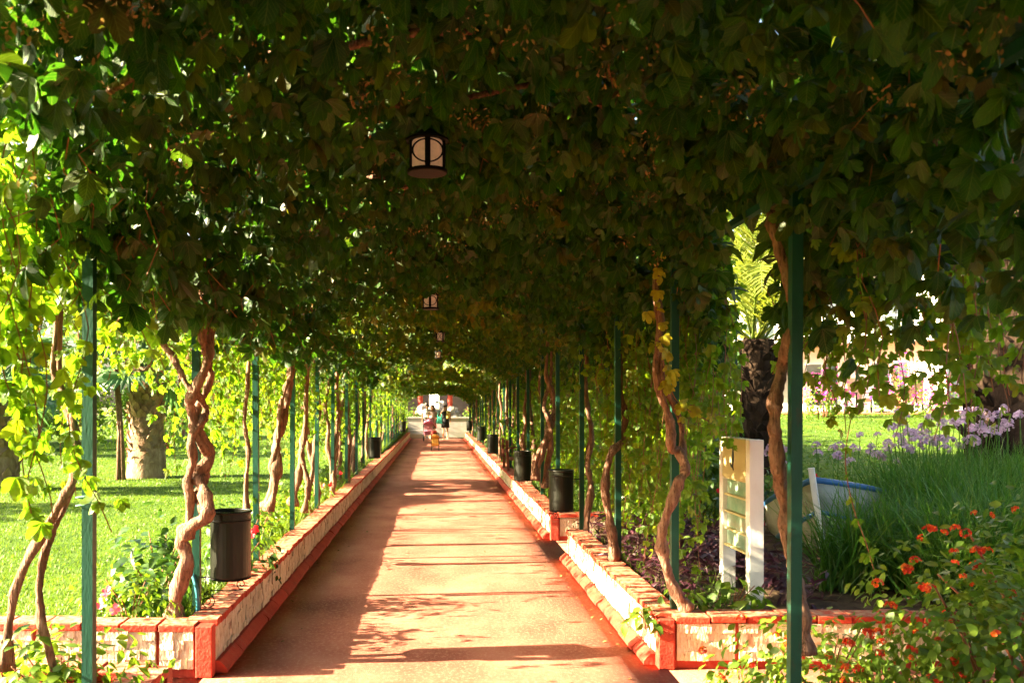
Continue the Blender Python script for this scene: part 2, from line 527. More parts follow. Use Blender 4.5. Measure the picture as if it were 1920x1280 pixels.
def leaflet_into(v, f, uv, ang, L, W, prof, droop, fold, twist=0.0, start=0, off=0.0):
    """a blade from the shared vertex `start` outwards at angle ang (0 = +Y)"""
    ca, sa = math.cos(ang), math.sin(ang)
    prev = None
    base = start
    for i, (t, w) in enumerate(prof):
        y = off + t * (L - off)
        z = -droop * t * t * L
        tip = (i == len(prof) - 1)
        pts = [(0, y, z)] if tip else [(-w * W, y + .0, z + fold * w * W + twist * w * W), (0, y, z), (w * W, y, z + fold * w * W - twist * w * W)]
        ids = []
        for k, (x, yy, zz) in enumerate(pts):
            v.append((x * ca + yy * sa, -x * sa + yy * ca, zz))
            uv.append((.5 if tip or k == 1 else (.5 - w if k == 0 else .5 + w), t))
            ids.append(len(v) - 1)
        if prev is None:
            if tip:
                pass
            else:
                f.append((base, ids[1], ids[0])); f.append((base, ids[2], ids[1]))
        elif tip:
            f.append((prev[0], prev[1], ids[0])); f.append((prev[1], prev[2], ids[0]))
        else:
            f.append((prev[0], prev[1], ids[1])); f.append((prev[0], ids[1], ids[0]))
            f.append((prev[1], prev[2], ids[2])); f.append((prev[1], ids[2], ids[1]))
        prev = ids


def compound(nl, prof, rnd, spread=74, W=.52, droop=.38, fold=.25):
    v = [(0, 0, 0)]; f = []; uv = [(.5, 0)]
    for i in range(nl):
        a = 0 if nl == 1 else -spread + 2 * spread * i / (nl - 1)
        L = (1.0 - .42 * abs(a) / max(1, spread)) * rnd.uniform(.88, 1.1)
        leaflet_into(v, f, uv, R(a + rnd.uniform(-7, 7)), L, L * W * rnd.uniform(.85, 1.1), prof, droop * rnd.uniform(.1, 2.0), fold * rnd.uniform(.2, 2.0), rnd.uniform(-.4, .4))
    return Tmpl(v, f, uv)


PROF_HI = [(.18, .2), (.44, .43), (.7, .5), (.91, .36), (1, 0)]
PROF_MID = [(.34, .36), (.78, .48), (1, 0)]
PROF_LO = [(.6, .5), (1, 0)]
PROF_OV = [(.2, .34), (.45, .5), (.75, .3), (1, 0)]
rt = random.Random(3)
T_HI = [compound(5, PROF_HI, rt) for _ in range(6)]
T_MID = [compound(5, PROF_MID, rt) for _ in range(6)]
T_LO = [compound(5, PROF_LO, rt, W=.56) for _ in range(4)]
T_3 = [compound(3, PROF_LO, rt, spread=60, W=.6) for _ in range(4)]
T_ONE = [compound(1, PROF_MID, rt, W=.55, droop=.35) for _ in range(4)]
T_OVAL = [compound(1, PROF_OV, rt, W=.62, droop=.25) for _ in range(4)]
T_LONG = [compound(1, PROF_OV, rt, W=.24, droop=.35, fold=.5) for _ in range(4)]
T_FLOWER = [compound(5, [(.5, .42), (.85, .45), (1, 0)], rt, spread=144, W=.8, droop=-.25) for _ in range(3)]


def blade_tmpl(w, bend, seg=3):
    v = []; f = []; uv = []
    for i in range(seg):
        t = i / seg
        y = t; z = 0
        ang = bend * t
        # blade rises along Z and leans to +Y
        py = (1 - math.cos(ang)) / max(bend, 1e-3)
        pz = math.sin(ang) / max(bend, 1e-3)
        ww = w * (1 - t * .75)
        v += [(-ww, py, pz), (ww, py, pz)]; uv += [(0, t), (1, t)]
    py = (1 - math.cos(bend)) / max(bend, 1e-3); pz = math.sin(bend) / max(bend, 1e-3)
    v.append((0, py, pz)); uv.append((.5, 1))
    for i in range(seg - 1):
        a = 2 * i
        f += [(a, a + 1, a + 3), (a, a + 3, a + 2)]
    a = 2 * (seg - 1)
    f.append((a, a + 1, a + 2))
    return Tmpl(v, f, uv)


T_BLADE = [blade_tmpl(.018, b) for b in (.5, .9, 1.4, 1.9)]
T_SHORT = [blade_tmpl(.06, b, 2) for b in (.4, .8, 1.2)]


def nrm(a):
    return a / np.maximum(np.linalg.norm(a, axis=1, keepdims=True), 1e-9)


def frames(n, d):
    """rotation matrices: z = normal n, y = direction d made square to it"""
    n = nrm(n)
    d = d - n * np.sum(d * n, axis=1, keepdims=True)
    d = nrm(d)
    s = np.cross(d, n)
    return np.stack([s, d, n], axis=2)


def hang_frames(N, tilt=(20, 80), az=None, dirdown=1.0):
    """blades tilted from level, tip running downhill"""
    t = np.radians(rng.uniform(tilt[0], tilt[1], N))
    a = rng.uniform(0, 2 * np.pi, N) if az is None else az
    n = np.stack([np.sin(t) * np.cos(a), np.sin(t) * np.sin(a), np.cos(t)], 1)
    d = np.stack([n[:, 0] * .8, n[:, 1] * .8, -np.ones(N)], 1) + rng.normal(0, .35, (N, 3))
    return frames(n, d)


def up_frames(N, lean=.5):
    """for blades rising along Z: random yaw, random lean"""
    a = rng.uniform(0, 2 * np.pi, N)
    l = rng.normal(0, lean * .4, (N, 2))
    z = nrm(np.stack([l[:, 0], l[:, 1], np.ones(N)], 1))
    d = np.stack([np.cos(a), np.sin(a), np.zeros(N)], 1)
    return frames(z, d)


def cloud_mesh(name, tmpls, C, Rm, S, mat):
    """many leaves joined into one mesh"""
    C = np.asarray(C, float); S = np.asarray(S, float)
    if S.ndim == 1:
        S = np.repeat(S[:, None], 3, 1)
    N = len(C)
    k = len(tmpls)
    pick = np.arange(N) % k
    Vs, Fs, UVs = [], [], []
    base = 0
    for i, t in enumerate(tmpls):
        m = pick == i
        if not m.any():
            continue
        c = C[m]; r = Rm[m]; s = S[m]
        pv = np.einsum('nij,nvj->nvi', r, t.v[None] * s[:, None, :]) + c[:, None]
        nn, nv = pv.shape[:2]
        Vs.append(pv.reshape(-1, 3))
        ff = t.f[None] + (np.arange(nn) * nv)[:, None, None] + base
        Fs.append(ff.reshape(-1, 3))
        UVs.append(np.tile(t.uv[t.f.reshape(-1)], (nn, 1)))
        base += nn * nv
    V = np.concatenate(Vs).astype(np.float32); Fa = np.concatenate(Fs).astype(np.int32); U = np.concatenate(UVs).astype(np.float32)
    me = bpy.data.meshes.new(name)
    me.vertices.add(len(V)); me.vertices.foreach_set('co', V.ravel())
    me.loops.add(Fa.size); me.loops.foreach_set('vertex_index', Fa.ravel())
    me.polygons.add(len(Fa)); me.polygons.foreach_set('loop_start', np.arange(0, Fa.size, 3, dtype=np.int32))
    uvl = me.uv_layers.new(name='UVMap')
    uvl.uv.foreach_set('vector', U.ravel())
    me.materials.append(mat)
    me.update(calc_edges=True)
    return me


def cloud(name, tmpls, C, Rm, S, mat, parent=None, kind='stuff'):
    o = bpy.data.objects.new(name, cloud_mesh(name, tmpls, C, Rm, S, mat))
    link(o, parent)
    if kind: o['kind'] = kind
    return o


def tmpl_mesh(t, mat, name):
    me = bpy.data.meshes.new(name)
    me.from_pydata(t.v.tolist(), [], t.f.tolist())
    uvl = me.uv_layers.new(name='UVMap')
    uvl.uv.foreach_set('vector', t.uv[t.f.reshape(-1)].astype(np.float32).ravel())
    me.materials.append(mat)
    me.shade_smooth()
    return me


def mtx(c, r, s):
    m = Matrix(((r[0][0], r[0][1], r[0][2]), (r[1][0], r[1][1], r[1][2]), (r[2][0], r[2][1], r[2][2])))
    if not hasattr(s, '__len__'):
        s = (s, s, s)
    return Matrix.Translation(Vector(c)) @ (m @ Matrix.Diagonal(Vector(s))).to_4x4()


_leafmesh = {}
def leaf_parts(parent, tmpls, C, Rm, S, mat, name='leaf', origin=(0, 0, 0)):
    key = (id(tmpls), mat.name, name)
    if key not in _leafmesh:
        _leafmesh[key] = [tmpl_mesh(t, mat, name) for t in tmpls]
    ms = _leafmesh[key]
    o3 = Vector(origin)
    for i in range(len(C)):
        inst(name, ms[i % len(ms)], parent, mtx(Vector(C[i]) - o3, Rm[i], float(S[i])))


def project(C):
    """pixel position of points in the photograph"""
    y = np.maximum(C[:, 1], .05)
    return VX + C[:, 0] * F / y, VY - (C[:, 2] - CH) * F / y


# =================================================================== THE SETTING
g = MB().add([(-400, -60, -.03), (400, -60, -.03), (400, 700, -.03), (-400, 700, -.03)], [(0, 1, 2, 3)]).build('ground', M['ground'])
tag(g, kind='structure')

XL, XR = -1.37, 1.39          # faces of the planter walls beside the path
YL0, YR0 = 5.5, 5.68          # where the corner planters begin
YEND = 45.0
pth = grid_sheet('path', [-1.42 + 2.86 * i / 6 for i in range(7)], [-6 + i * .75 for i in range(70)],
                 lambda x, y: .003 * math.sin(y * 1.3) * math.cos(x * 2) * 0 + .0, M['path'], .02)
side = grid_sheet('side_path_left', [-9 + (9 - 1.42) * i / 8 for i in range(9)], [4.6, 5.05, 5.52], lambda x, y: -.004, M['path'], .02)
side = grid_sheet('side_path_right', [1.44 + 9 * i / 8 for i in range(9)], [4.1, 4.9, 5.7], lambda x, y: -.004, M['path'], .02)
side = grid_sheet('side_path_right_far', [1.44 + 6 * i / 8 for i in range(9)], [9.7, 10.4, 11.12], lambda x, y: -.004, M['path'], .02)


def hL(x, y):
    return .2 + .05 * math.sin(x * .45 + 1) * math.cos(y * .3) * min(1, max(0, (-x - 1.8) / 3)) + .01 * max(0, y - 12)


def hR(x, y):
    s = min(1, max(0, (y - 10.5) / 17))
    s = s * s * (3 - 2 * s)
    b = min(1, max(0, (x - 2.0) / 3.0))
    near = .3 * min(1, max(0, (x - 2.2) / 3)) * min(1, max(0, (y - 5.8) / 3))
    return .25 + 1.12 * s * b + near * (1 - s)


def lin(a, b, n):
    return [a + (b - a) * i / (n - 1) for i in range(n)]


grid_sheet('soil_left_near', lin(-6, -1.5, 4), lin(-3, 4.5, 6), lambda x, y: .2, M['soil'])
grid_sheet('lawn_left', lin(-45, -1.5, 60), lin(5.62, 75, 80), hL, M['lawn'])
grid_sheet('soil_right_near', lin(1.52, 8, 6), lin(-3, 4.05, 6), lambda x, y: .22, M['soil'])
grid_sheet('soil_right_bed', lin(1.52, 12, 20), lin(5.8, 9.62, 8), hR, M['soil'])
grid_sheet('lawn_right', lin(1.52, 50, 60), lin(11.22, 75, 80), hR, M['lawn'])

# =================================================================== PLANTER WALLS
WH = .33


def panel_meshes(n, L, H, rnd):
    out = []
    for _ in range(n):
        nx, nz = 5, 4
        xs = [0] + sorted((i + rnd.uniform(-.25, .25)) / nx for i in range(1, nx)) + [1]
        mb = MB()
        for k in range(nz):
            z0, z1 = k / nz, (k + 1) / nz
            sh = rnd.uniform(-.08, .08)
            for i in range(nx):
                a = xs[i] + (sh if 0 < i else 0); b = xs[i + 1] + (sh if i < nx - 1 else 0)
                d0 = rnd.uniform(.016, .032); d1 = d0 + rnd.uniform(-.006, .006)
                x0, x1 = (a - .5) * L, (b - .5) * L
                zz0, zz1 = (z0 - .5) * H, (z1 - .5) * H
                vs = [(x0, 0, zz0), (x1, 0, zz0), (x1, 0, zz1), (x0, 0, zz1), (x0, -d0, zz0), (x1, -d1, zz0), (x1, -d1, zz1), (x0, -d0, zz1)]
                mb.add(vs, [(4, 5, 6, 7), (0, 1, 5, 4), (1, 2, 6, 5), (2, 3, 7, 6), (3, 0, 4, 7)])
        out.append(mb.mesh('stone_panel', M['stone']))
    return out


PANELS = panel_meshes(7, .36, .232, random.Random(5))


def brick_mesh(l, w, h, rnd):
    b = bmesh.new()
    bmesh.ops.create_cube(b, size=1)
    for v in b.verts:
        v.co = Vector((v.co.x * l + rnd.uniform(-.0025, .0025), v.co.y * w + rnd.uniform(-.003, .003), v.co.z * h + rnd.uniform(-.002, .002)))
    bmesh.ops.bevel(b, geom=list(b.edges), offset=.005, segments=1, affect='EDGES')
    me = bpy.data.meshes.new('cap_brick')
    b.to_mesh(me); b.free()
    me.materials.append(M['brick'])
    return me


rb = random.Random(11)
HEADERS = [brick_mesh(.098, .2, .044, rb) for _ in range(5)]
STRETCH = [brick_mesh(.214, .2, .044, rb) for _ in range(5)]


def plinth_mesh(l, out, h, rnd):
    e = lambda: rnd.uniform(-.004, .004)
    vs = []
    for x in (-l / 2, l / 2):
        vs += [(x, .005, -.02), (x, -out + e(), -.02), (x, -out + e(), .022), (x, -out * .72 + e(), h * .62), (x, -.02 + e(), h + e()), (x, .005, h)]
    fs = [tuple(range(5, -1, -1)), tuple(range(6, 12))]
    for i in range(6):
        fs.append((i, (i + 1) % 6, 6 + (i + 1) % 6, 6 + i))
    m = MB(); m.add(vs, fs)
    return m.mesh('kerb_stone', M['red'])


PLINTHS = [plinth_mesh(.44, .075, .07, rb) for _ in range(4)]


def wall_run(parent, p0, p1, nout, header=True, plinth=True, maxbrick=250, maxpanel=250):
    """a straight length of planter wall from p0 to p1 (ground points of its outer face), facing nout"""
    p0 = Vector((*p0, 0)); p1 = Vector((*p1, 0)); n = Vector((*nout, 0)).normalized()
    u = (p1 - p0); L = u.length; u.normalize()
    rot = Matrix((( -n.y if False else u.x, -n.x, 0), (u.y, -n.y, 0), (0, 0, 1)))      # x = along, y = inwards
    def T(a, d, z):
        return p0 + u * a - n * d + Vector((0, 0, z))
    m = MB()
    vs = [T(a, d, z) for a in (0, L) for d, z in ((.024, -.02), (.19, -.02), (.19, WH - .048), (.024, WH - .048))]
    m.add(vs, [(0, 1, 2, 3), (7, 6, 5, 4), (0, 4, 5, 1), (1, 5, 6, 2), (2, 6, 7, 3), (3, 7, 4, 0)])
    m.build('wall_core', M['red'], parent)
    r4 = rot.to_4x4()
    rr = random.Random(int(L * 100) + int(p0.y * 7))
    step = .104 if header else .222
    cnt = int(L / step)
    meshes = HEADERS if header else STRETCH
    rest = []
    for i in range(cnt):
        a = (i + .5) * L / cnt
        mat = Matrix.Translation(T(a, .088 + rr.uniform(-.006, .006), WH - .022 + rr.uniform(-.004, .004) + .006 * math.sin(a * 2.2))) @ r4 @ Matrix.Rotation(rr.uniform(-.02, .02), 4, 'Z') @ Matrix.Rotation(rr.uniform(-.012, .012), 4, 'X')
        mat = mat @ Matrix.Diagonal((L / cnt / step, 1, 1, 1))
        me = meshes[rr.randrange(5)]
        if (i < maxbrick) if maxbrick > 0 else (i >= cnt + maxbrick):
            inst('cap_brick', me, parent, mat)
        else:
            rest.append((me, mat))
    if rest:
        b = bmesh.new()
        for me, mat in rest:
            k = len(b.verts)
            b.from_mesh(me)
            b.verts.ensure_lookup_table()
            bmesh.ops.transform(b, matrix=mat, verts=b.verts[k:])
        me = bpy.data.meshes.new('far_cap_bricks'); b.to_mesh(me); b.free(); me.materials.append(M['brick'])
        o = bpy.data.objects.new('far_cap_bricks', me); link(o, parent); o['kind'] = 'stuff'
    a = .0
    pz = (.058 + WH - .058) / 2 + .003
    while a < L - .12:
        w = min(rr.choice((.33, .36, .39, .42)), L - a)
        mat = Matrix.Translation(T(a + w / 2, .024, pz)) @ r4 @ Matrix.Diagonal(((w - .026) / .36, rr.uniform(.7, 1.1), 1, 1))
        inst('stone_panel', PANELS[rr.randrange(7)], parent, mat)
        a += w
    if plinth:
        a = 0.0
        while a < L - .1:
            w = min(.45, L - a)
            mat = Matrix.Translation(T(a + w / 2, .0, 0)) @ r4 @ Matrix.Diagonal(((w - .007) / .44, rr.uniform(.92, 1.08), rr.uniform(.9, 1.05), 1))
            inst('kerb_stone', PLINTHS[rr.randrange(4)], parent, mat)
            a += w


def corner_post(parent, x, y, sx, sy):
    MB().box((x, y, (WH - .048 + .03) / 2), (sx, sy, WH - .048 - .03 + .06)).build('corner_post', M['red'], parent, bevel=.006)


w = empty('planter_wall', (0, 0, 0), 0, 'red capped stone planter wall running along the whole left side of path', 'planter wall')
corner_post(w, XL - .046, YL0 + .04, .1, .1)
wall_run(w, (XL, YL0 + .1), (XL, YEND), (1, 0))
wall_run(w, (-6.5, YL0), (XL - .1, YL0), (0, -1), header=False, plinth=False)
MB().box((-4.2, YL0 - .06, .025), (4.9, .12, .055)).build('ledge', M['brick'], w, bevel=.006)
w = empty('planter_wall', (0, 0, 0), 0, 'short end of stone planter wall at bottom left edge of photo', 'planter wall')
corner_post(w, XL - .046, 4.63, .1, .1)
wall_run(w, (XL, 1.6), (XL, 4.58), (1, 0))
wall_run(w, (XL - .1, 4.68), (-4.6, 4.68), (0, 1), header=False, plinth=False)
w = empty('planter_wall', (0, 0, 0), 0, 'cream stone planter wall on right with sunlit front below the white signboard', 'planter wall')
corner_post(w, XR + .046, YR0 + .04, .1, .1)
wall_run(w, (XR, 9.72), (XR, YR0 + .1), (-1, 0))
wall_run(w, (XR + .1, YR0), (6.6, YR0), (0, -1), header=False, plinth=False)
w = empty('planter_wall', (0, 0, 0), 0, 'stone planter wall along right side of path beyond the gap', 'planter wall')
corner_post(w, XR + .046, 11.14, .1, .1)
wall_run(w, (XR, YEND), (XR, 11.2), (-1, 0), maxbrick=-120)
wall_run(w, (XR + .1, 11.1), (4.6, 11.1), (0, -1), header=False, plinth=False)
w = empty('planter_wall', (0, 0, 0), 0, 'stone planter wall under the orange flowering shrub at bottom right corner', 'planter wall')
wall_run(w, (XR, 4.1), (XR, 1.6), (-1, 0))
wall_run(w, (XR + .05, 4.18), (6.0, 4.18), (0, 1), header=False, plinth=False)
# =================================================================== PERGOLA
PX = 1.55
PY = [4.0 + 1.9 * k for k in range(-2, 22)]
perg = empty('pergola', (0, 0, 0), 0, 'long pergola of slim green square posts carrying the vine tunnel', 'pergola')


def canopy_u(x, y):
    base = 2.98 - .012 * np.clip(y - 4, 0, 30) - .012 * np.clip(y - 30, 0, 15)
    return base - .58 * (np.abs(x) / 1.6) ** 3


pm = MB().box((0, 0, 1.24), (.048, .048, 2.48)).mesh('post', M['post'])
for y in PY:
    for s in (-1, 1):
        jx = random.uniform(-.012, .012)
        o = inst('post', pm, perg, Matrix.Translation((s * PX + jx, y + random.uniform(-.03, .03), .12)) @ Matrix.Rotation(random.uniform(-.006, .006), 4, 'Y') @ Matrix.Rotation(random.uniform(-.03, .03), 4, 'Z'))
    m = MB()
    pts = [(PX * math.cos(R(a)), y, 2.6 + .78 * math.sin(R(a))) for a in range(0, 181, 15)]
    m.tube(pts, .02, 6)
    m.build('hoop', M['post'], perg)
for s, z in ((-1, 2.6), (1, 2.6), (-.6, 3.2), (.6, 3.2), (0, 3.36)):
    y0 = PY[2] if s == -1 else PY[0]
    MB().box((s * PX, (y0 + PY[-1]) / 2, z), (.035, PY[-1] - y0, .035)).build('rail', M['post'], perg)

# =================================================================== CANOPY
can = empty('vine_canopy', (0, 20, 2.6), 0, 'dense dark green creeper roof forming a tunnel over the path', 'vine')
CO = Vector((0, 20, 2.6))


def canopy_gap(x, y):
    """small openings that let the sun in"""
    return ((np.abs(y - 21.5) < .9) & (x < .2)) | ((np.abs(y - 31) < .7) & (x < .3))


LAMPS = [(801, 326, 4.26), (807, 580, 9.95), (825, 641, 15.4), (822, 672, 21.0)]


def lamp_window(C):
    """leaves are kept short round the lanterns"""
    px, py = project(C)
    k = np.zeros(len(C), bool)
    for lx, ly, lz in LAMPS:
        u = F / lz
        k |= (np.abs(px - lx) < .125 * u) & (py > ly - (.17 if lz < 12 else .27) * u) & (py < ly + .05 * u) & (C[:, 1] < lz + .12) & (C[:, 1] > lz - (3.5 if lz < 12 else 9))
    return k


def side_opening(C):
    """the open bays beside the nearest posts"""
    px, py = project(C)
    left = (px < 95 - (py - 230) * .1) & (py > 230) & (C[:, 1] < 6) & (C[:, 0] < -1.1) & (C[:, 1] > 2)
    return left | ((px > 1352) & (px < 1452) & (py > 375) & (C[:, 1] > 3.9) & (C[:, 1] < 7))


def canopy_points(y0, y1, dens, lo, hi, expo, xm=1.95):
    N = int((y1 - y0) * 2 * xm * dens)
    x = rng.uniform(-xm, xm, N); y = rng.uniform(y0, y1, N)
    z = canopy_u(x, y) + .09 * sn(x, y, 1.1) + .05 * sn(x, y, 3.2, 1.7)
    z = z + lo + np.minimum(rng.exponential(expo, N), hi)
    C = np.stack([x, y, z], 1)
    left = (x < -1.74) | ((x < -1.4) & (rng.random(N) < .2))
    C = C[~left]; x = x[~left]; y = y[~left]
    return C[~canopy_gap(x, y) & ~lamp_window(C) & ~side_opening(C)]


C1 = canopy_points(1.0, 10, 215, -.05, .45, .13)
R1 = hang_frames(len(C1), (25, 88))
S1 = rng.uniform(.065, .145, len(C1)) * np.where(rng.random(len(C1)) < .35, .6, 1)
# the largest in view become leaves of their own
px, py = project(C1)
vis = (px > -40) & (px < 1960) & (py > -60) & (C1[:, 1] > 1.6)
rel = C1[:, 2] - canopy_u(C1[:, 0], C1[:, 1])
score = np.where(vis & (rel < .1), S1 / C1[:, 1] * (1.15 - 2 * rel), -1)
top = np.argsort(-score)[:300]
mk = np.zeros(len(C1), bool); mk[top] = True
leaf_parts(can, T_HI, C1[mk], R1[mk], S1[mk], M['leaf'], origin=CO)
cl = []
cl.append(cloud('foliage', T_HI, C1[~mk] - np.array(CO), R1[~mk], S1[~mk], M['leaf'], can))
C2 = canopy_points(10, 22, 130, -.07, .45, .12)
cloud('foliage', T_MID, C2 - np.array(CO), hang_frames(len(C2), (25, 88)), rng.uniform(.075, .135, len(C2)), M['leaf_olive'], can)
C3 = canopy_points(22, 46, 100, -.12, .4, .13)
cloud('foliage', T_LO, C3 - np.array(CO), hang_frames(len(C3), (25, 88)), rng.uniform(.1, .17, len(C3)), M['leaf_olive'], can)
C4 = canopy_points(-5, 1.0, 100, -.05, .45, .15)
cloud('foliage', T_LO, C4 - np.array(CO), hang_frames(len(C4), (25, 80)), rng.uniform(.1, .16, len(C4)), M['leaf'], can)
C5 = canopy_points(-5, 46, 190, .25, .45, .15, 2.0)
cloud('foliage', T_3, C5 - np.array(CO), hang_frames(len(C5), (0, 45)), rng.uniform(.17, .24, len(C5)), M['leaf'], can)
n7 = 900
C7 = np.stack([rng.uniform(1.6, 3.0, n7), rng.uniform(.5, 7, n7), rng.uniform(3.1, 3.75, n7)], 1)
cloud('foliage', T_3, C7 - np.array(CO), hang_frames(n7, (0, 50)), rng.uniform(.17, .25, n7), M['leaf'], can)
C6 = canopy_points(0, 40, 34, .7, .75, .4, 1.9)  # unseen mound of leaves added above the roof to shade the big palm
cloud('foliage', T_3, C6 - np.array(CO), hang_frames(len(C6), (0, 70)), rng.uniform(.18, .26, len(C6)), M['leaf'], can)
# woody shoots and dry flower clusters inside the roof
rs = random.Random(21)
for i in range(14):
    y = rs.uniform(1.8, 9); x = rs.uniform(-1.4, 1.4)
    pts = []
    a = rs.uniform(0, 6.28)
    for k in range(6):
        pts.append((x, y, float(canopy_u(np.array(x), np.array(y))) + rs.uniform(.06, .2)))
        x += math.cos(a) * .3; y += math.sin(a) * .3; a += rs.uniform(-.6, .6)
        x = max(-1.7, min(1.7, x))
    MB().tube([Vector(p) - CO for p in spline(pts, 4)], rs.uniform(.006, .02), 6).build('branch', M['bark'], can, smooth=True)
N = 260
xs = rng.uniform(-1.5, 1.5, N); ys = 1.8 + 14 * rng.random(N) ** 1.3
cc, cr_, cs = [], [], []
for x, y in zip(xs, ys):
    z = float(canopy_u(x, y)) - .02
    for _ in range(26):
        cc.append((x + rng.normal(0, .045), y + rng.normal(0, .045), z + rng.normal(-.02, .03)))
cc = np.array(cc)
cloud('seed_clusters', T_ONE, cc - np.array(CO), hang_frames(len(cc), (0, 180)), rng.uniform(.012, .024, len(cc)), M['seed'], can)
# fine leaf stalks
m = MB()
for i in range(260):
    j = int(rng.integers(len(C1)))
    p = C1[j]
    if p[1] < 1.7: continue
    q = p + np.array([rng.normal(0, .06), rng.normal(0, .06), rng.uniform(.05, .16)])
    m.tube([Vector(p) - CO, (Vector(p) + Vector(q)) / 2 - CO + Vector((0, 0, .01)), Vector(q) - CO], .0022, 3, cap=False)
o = m.build('leaf_stalks', M['twig'], can); o['kind'] = 'stuff'


# =================================================================== HANGING GROWTH AT THE SIDES
def strands(N, xf, yf, zf, lf, gap=(.05, .085), size=(.05, .085), sway=.05):
    """hanging shoots with leaves set along them; returns leaf centres, frames, sizes and shoot lines"""
    C, lines = [], []
    for i in range(N):
        x, y = xf(), yf()
        z0 = zf(x, y); L = lf(x, y)
        a = rng.uniform(0, 6.28); k = rng.uniform(1.5, 4)
        drift = rng.normal(0, .1, 2)
        n = max(3, int(L / .12))
        pl = []
        for j in range(n + 1):
            t = j / n
            pl.append((x + drift[0] * t + sway * math.sin(k * t * 3 + a), y + drift[1] * t + sway * math.cos(k * t * 2.4 + a), z0 - L * t))
        lines.append(pl)
        d = rng.uniform(0, .05)
        while d < L:
            t = d / L * n
            j = min(n - 1, int(t)); fr = t - j
            p = np.array(pl[j]) * (1 - fr) + np.array(pl[j + 1]) * fr
            C.append(p + rng.normal(0, .035, 3))
            d += rng.uniform(*gap)
    C = np.array(C)
    S = rng.uniform(size[0], size[1], len(C))
    return C, hang_frames(len(C), (35, 95)), S, lines


def shoots(lines, parent, origin, r=.0028, name='shoots'):
    m = MB()
    o3 = Vector(origin)
    for pl in lines:
        m.tube([Vector(p) - o3 for p in pl], r, 3, cap=False)
    o = m.build(name, M['twig'], parent); o['kind'] = 'stuff'


def curtain(name, label, origin, data, tm, mat, nparts=0, cat='vine', group=None):
    C, Rm, S, lines = data
    t = empty(name, origin, 0, label, cat, group)
    oo = np.array(origin)
    mk = np.zeros(len(C), bool)
    if nparts:
        px, py = project(C)
        sc = np.where((px > 0) & (px < 1920) & (py > 0) & (py < 1280), S / C[:, 1], -1)
        mk[np.argsort(-sc)[:nparts]] = True
        leaf_parts(t, T_HI, C[mk], Rm[mk], S[mk], mat, origin=origin)
    if (~mk).any():
        cloud('foliage', tm, C[~mk] - oo, Rm[~mk], S[~mk], mat, t)
    shoots(lines, t, origin)
    return t


U = rng.uniform
top_of = lambda x, y: float(canopy_u(np.array(min(abs(x), 1.75)), np.array(y))) + U(-.1, .15)


def strands_to(N, xr, yr, fb, size=(.05, .085), gap=(.05, .085)):
    """shoots for which fb(x, y, px) gives (top, bottom) or None"""
    out = []
    todo = {}
    def xf():
        while True:
            x, y = U(*xr), U(*yr)
            r_ = fb(x, y, VX + x * F / y)
            if r_ and r_[0] - r_[1] > .12:
                todo.update(x=x, y=y, t=r_[0], b=r_[1])
                return x
    return strands(N, xf, lambda: todo['y'], lambda x, y: todo['t'], lambda x, y: todo['t'] - todo['b'], size=size, gap=gap)


def left_near(x, y, px):
    if px < -150: return None
    topz = U(2.45, 3.35)
    if px < 150:
        return topz, (U(1.0, 2.2) if y < 3.85 else U(2.2, 2.5))
    return topz, U(1.95, 2.4)


d = strands_to(230, (-2.3, -1.7), (-5.5, 2.75), lambda x, y, px: (U(2.4, 2.9), U(.3, 1.2)), (.09, .14), (.08, .12))  # unseen curtain added to keep sun off the path near the camera
curtain('hanging_vine', 'unseen creeper curtain added left of the camera to block the sun', (-1.9, -1, 2.3), d, T_3, M['leaf_sunlit'])
d = strands_to(165, (-2.75, -1.6), (2.8, 5.5), left_near, (.055, .1))
curtain('hanging_vine', 'bright yellow-green creeper curtain hanging outside the nearest left post', (-1.8, 4.2, 2.3), d, T_MID, M['leaf_sunlit'], 280)
d = strands_to(150, (-1.62, -1.2), (2.6, 9.5), lambda x, y, px: (2.6, U(2.05, 2.45)) if px > 125 else None, (.08, .14), (.05, .09))
curtain('hanging_vine', 'big dark creeper leaves drooping from the left edge of the roof', (-1.5, 5, 2.5), d, T_HI, M['leaf'], 150)
d = strands_to(120, (-1.65, -1.2), (9.5, 20), lambda x, y, px: (2.6, U(2.05, 2.4)), (.08, .14), (.05, .09))
curtain('hanging_vine', 'dark leaf fringe of the roof halfway down the left side', (-1.5, 14, 2.5), d, T_MID, M['leaf'])
d = strands_to(320, (-2.3, -1.6), (5.4, 11.5), lambda x, y, px: (U(2.3, 2.7), (U(1.4, 2.1) if U() < .9 else U(.9, 1.6)) if px > 345 or px < 180 else U(1.75, 2.2)), (.04, .075))
curtain('hanging_vine', 'sunlit creeper fringe hanging between left posts above the lawn', (-1.7, 8, 2.3), d, T_MID, M['leaf_sunlit'], 120)
d = strands_to(470, (-2.3, -1.6), (11.5, 22), lambda x, y, px: (U(2.2, 2.6), U(1.35, 2.0) if U() < .85 else U(.7, 1.5)), (.045, .08))
curtain('hanging_vine', 'creeper fringe on left side halfway down the tunnel', (-1.7, 16, 2.3), d, T_LO, M['leaf_sunlit'])
d = strands(520, lambda: -1.5 - .7 * U(), lambda: U(22, 45), top_of, lambda x, y: U(.4, 1.25), gap=(.07, .11), size=(.07, .11))
curtain('hanging_vine', 'creeper fringe at far left end of the tunnel', (-1.7, 34, 2.3), d, T_3, M['leaf_sunlit'])


def right_top(x, y, px):
    if px > 2050 or (px < 1490 and U() < .5): return None
    return U(2.85, 3.45), U(2.62, 2.95)


def right_near(x, y, px):
    if px > 2050 or px < 1490: return None
    return U(2.5, 2.9), U(1.5, 2.5)


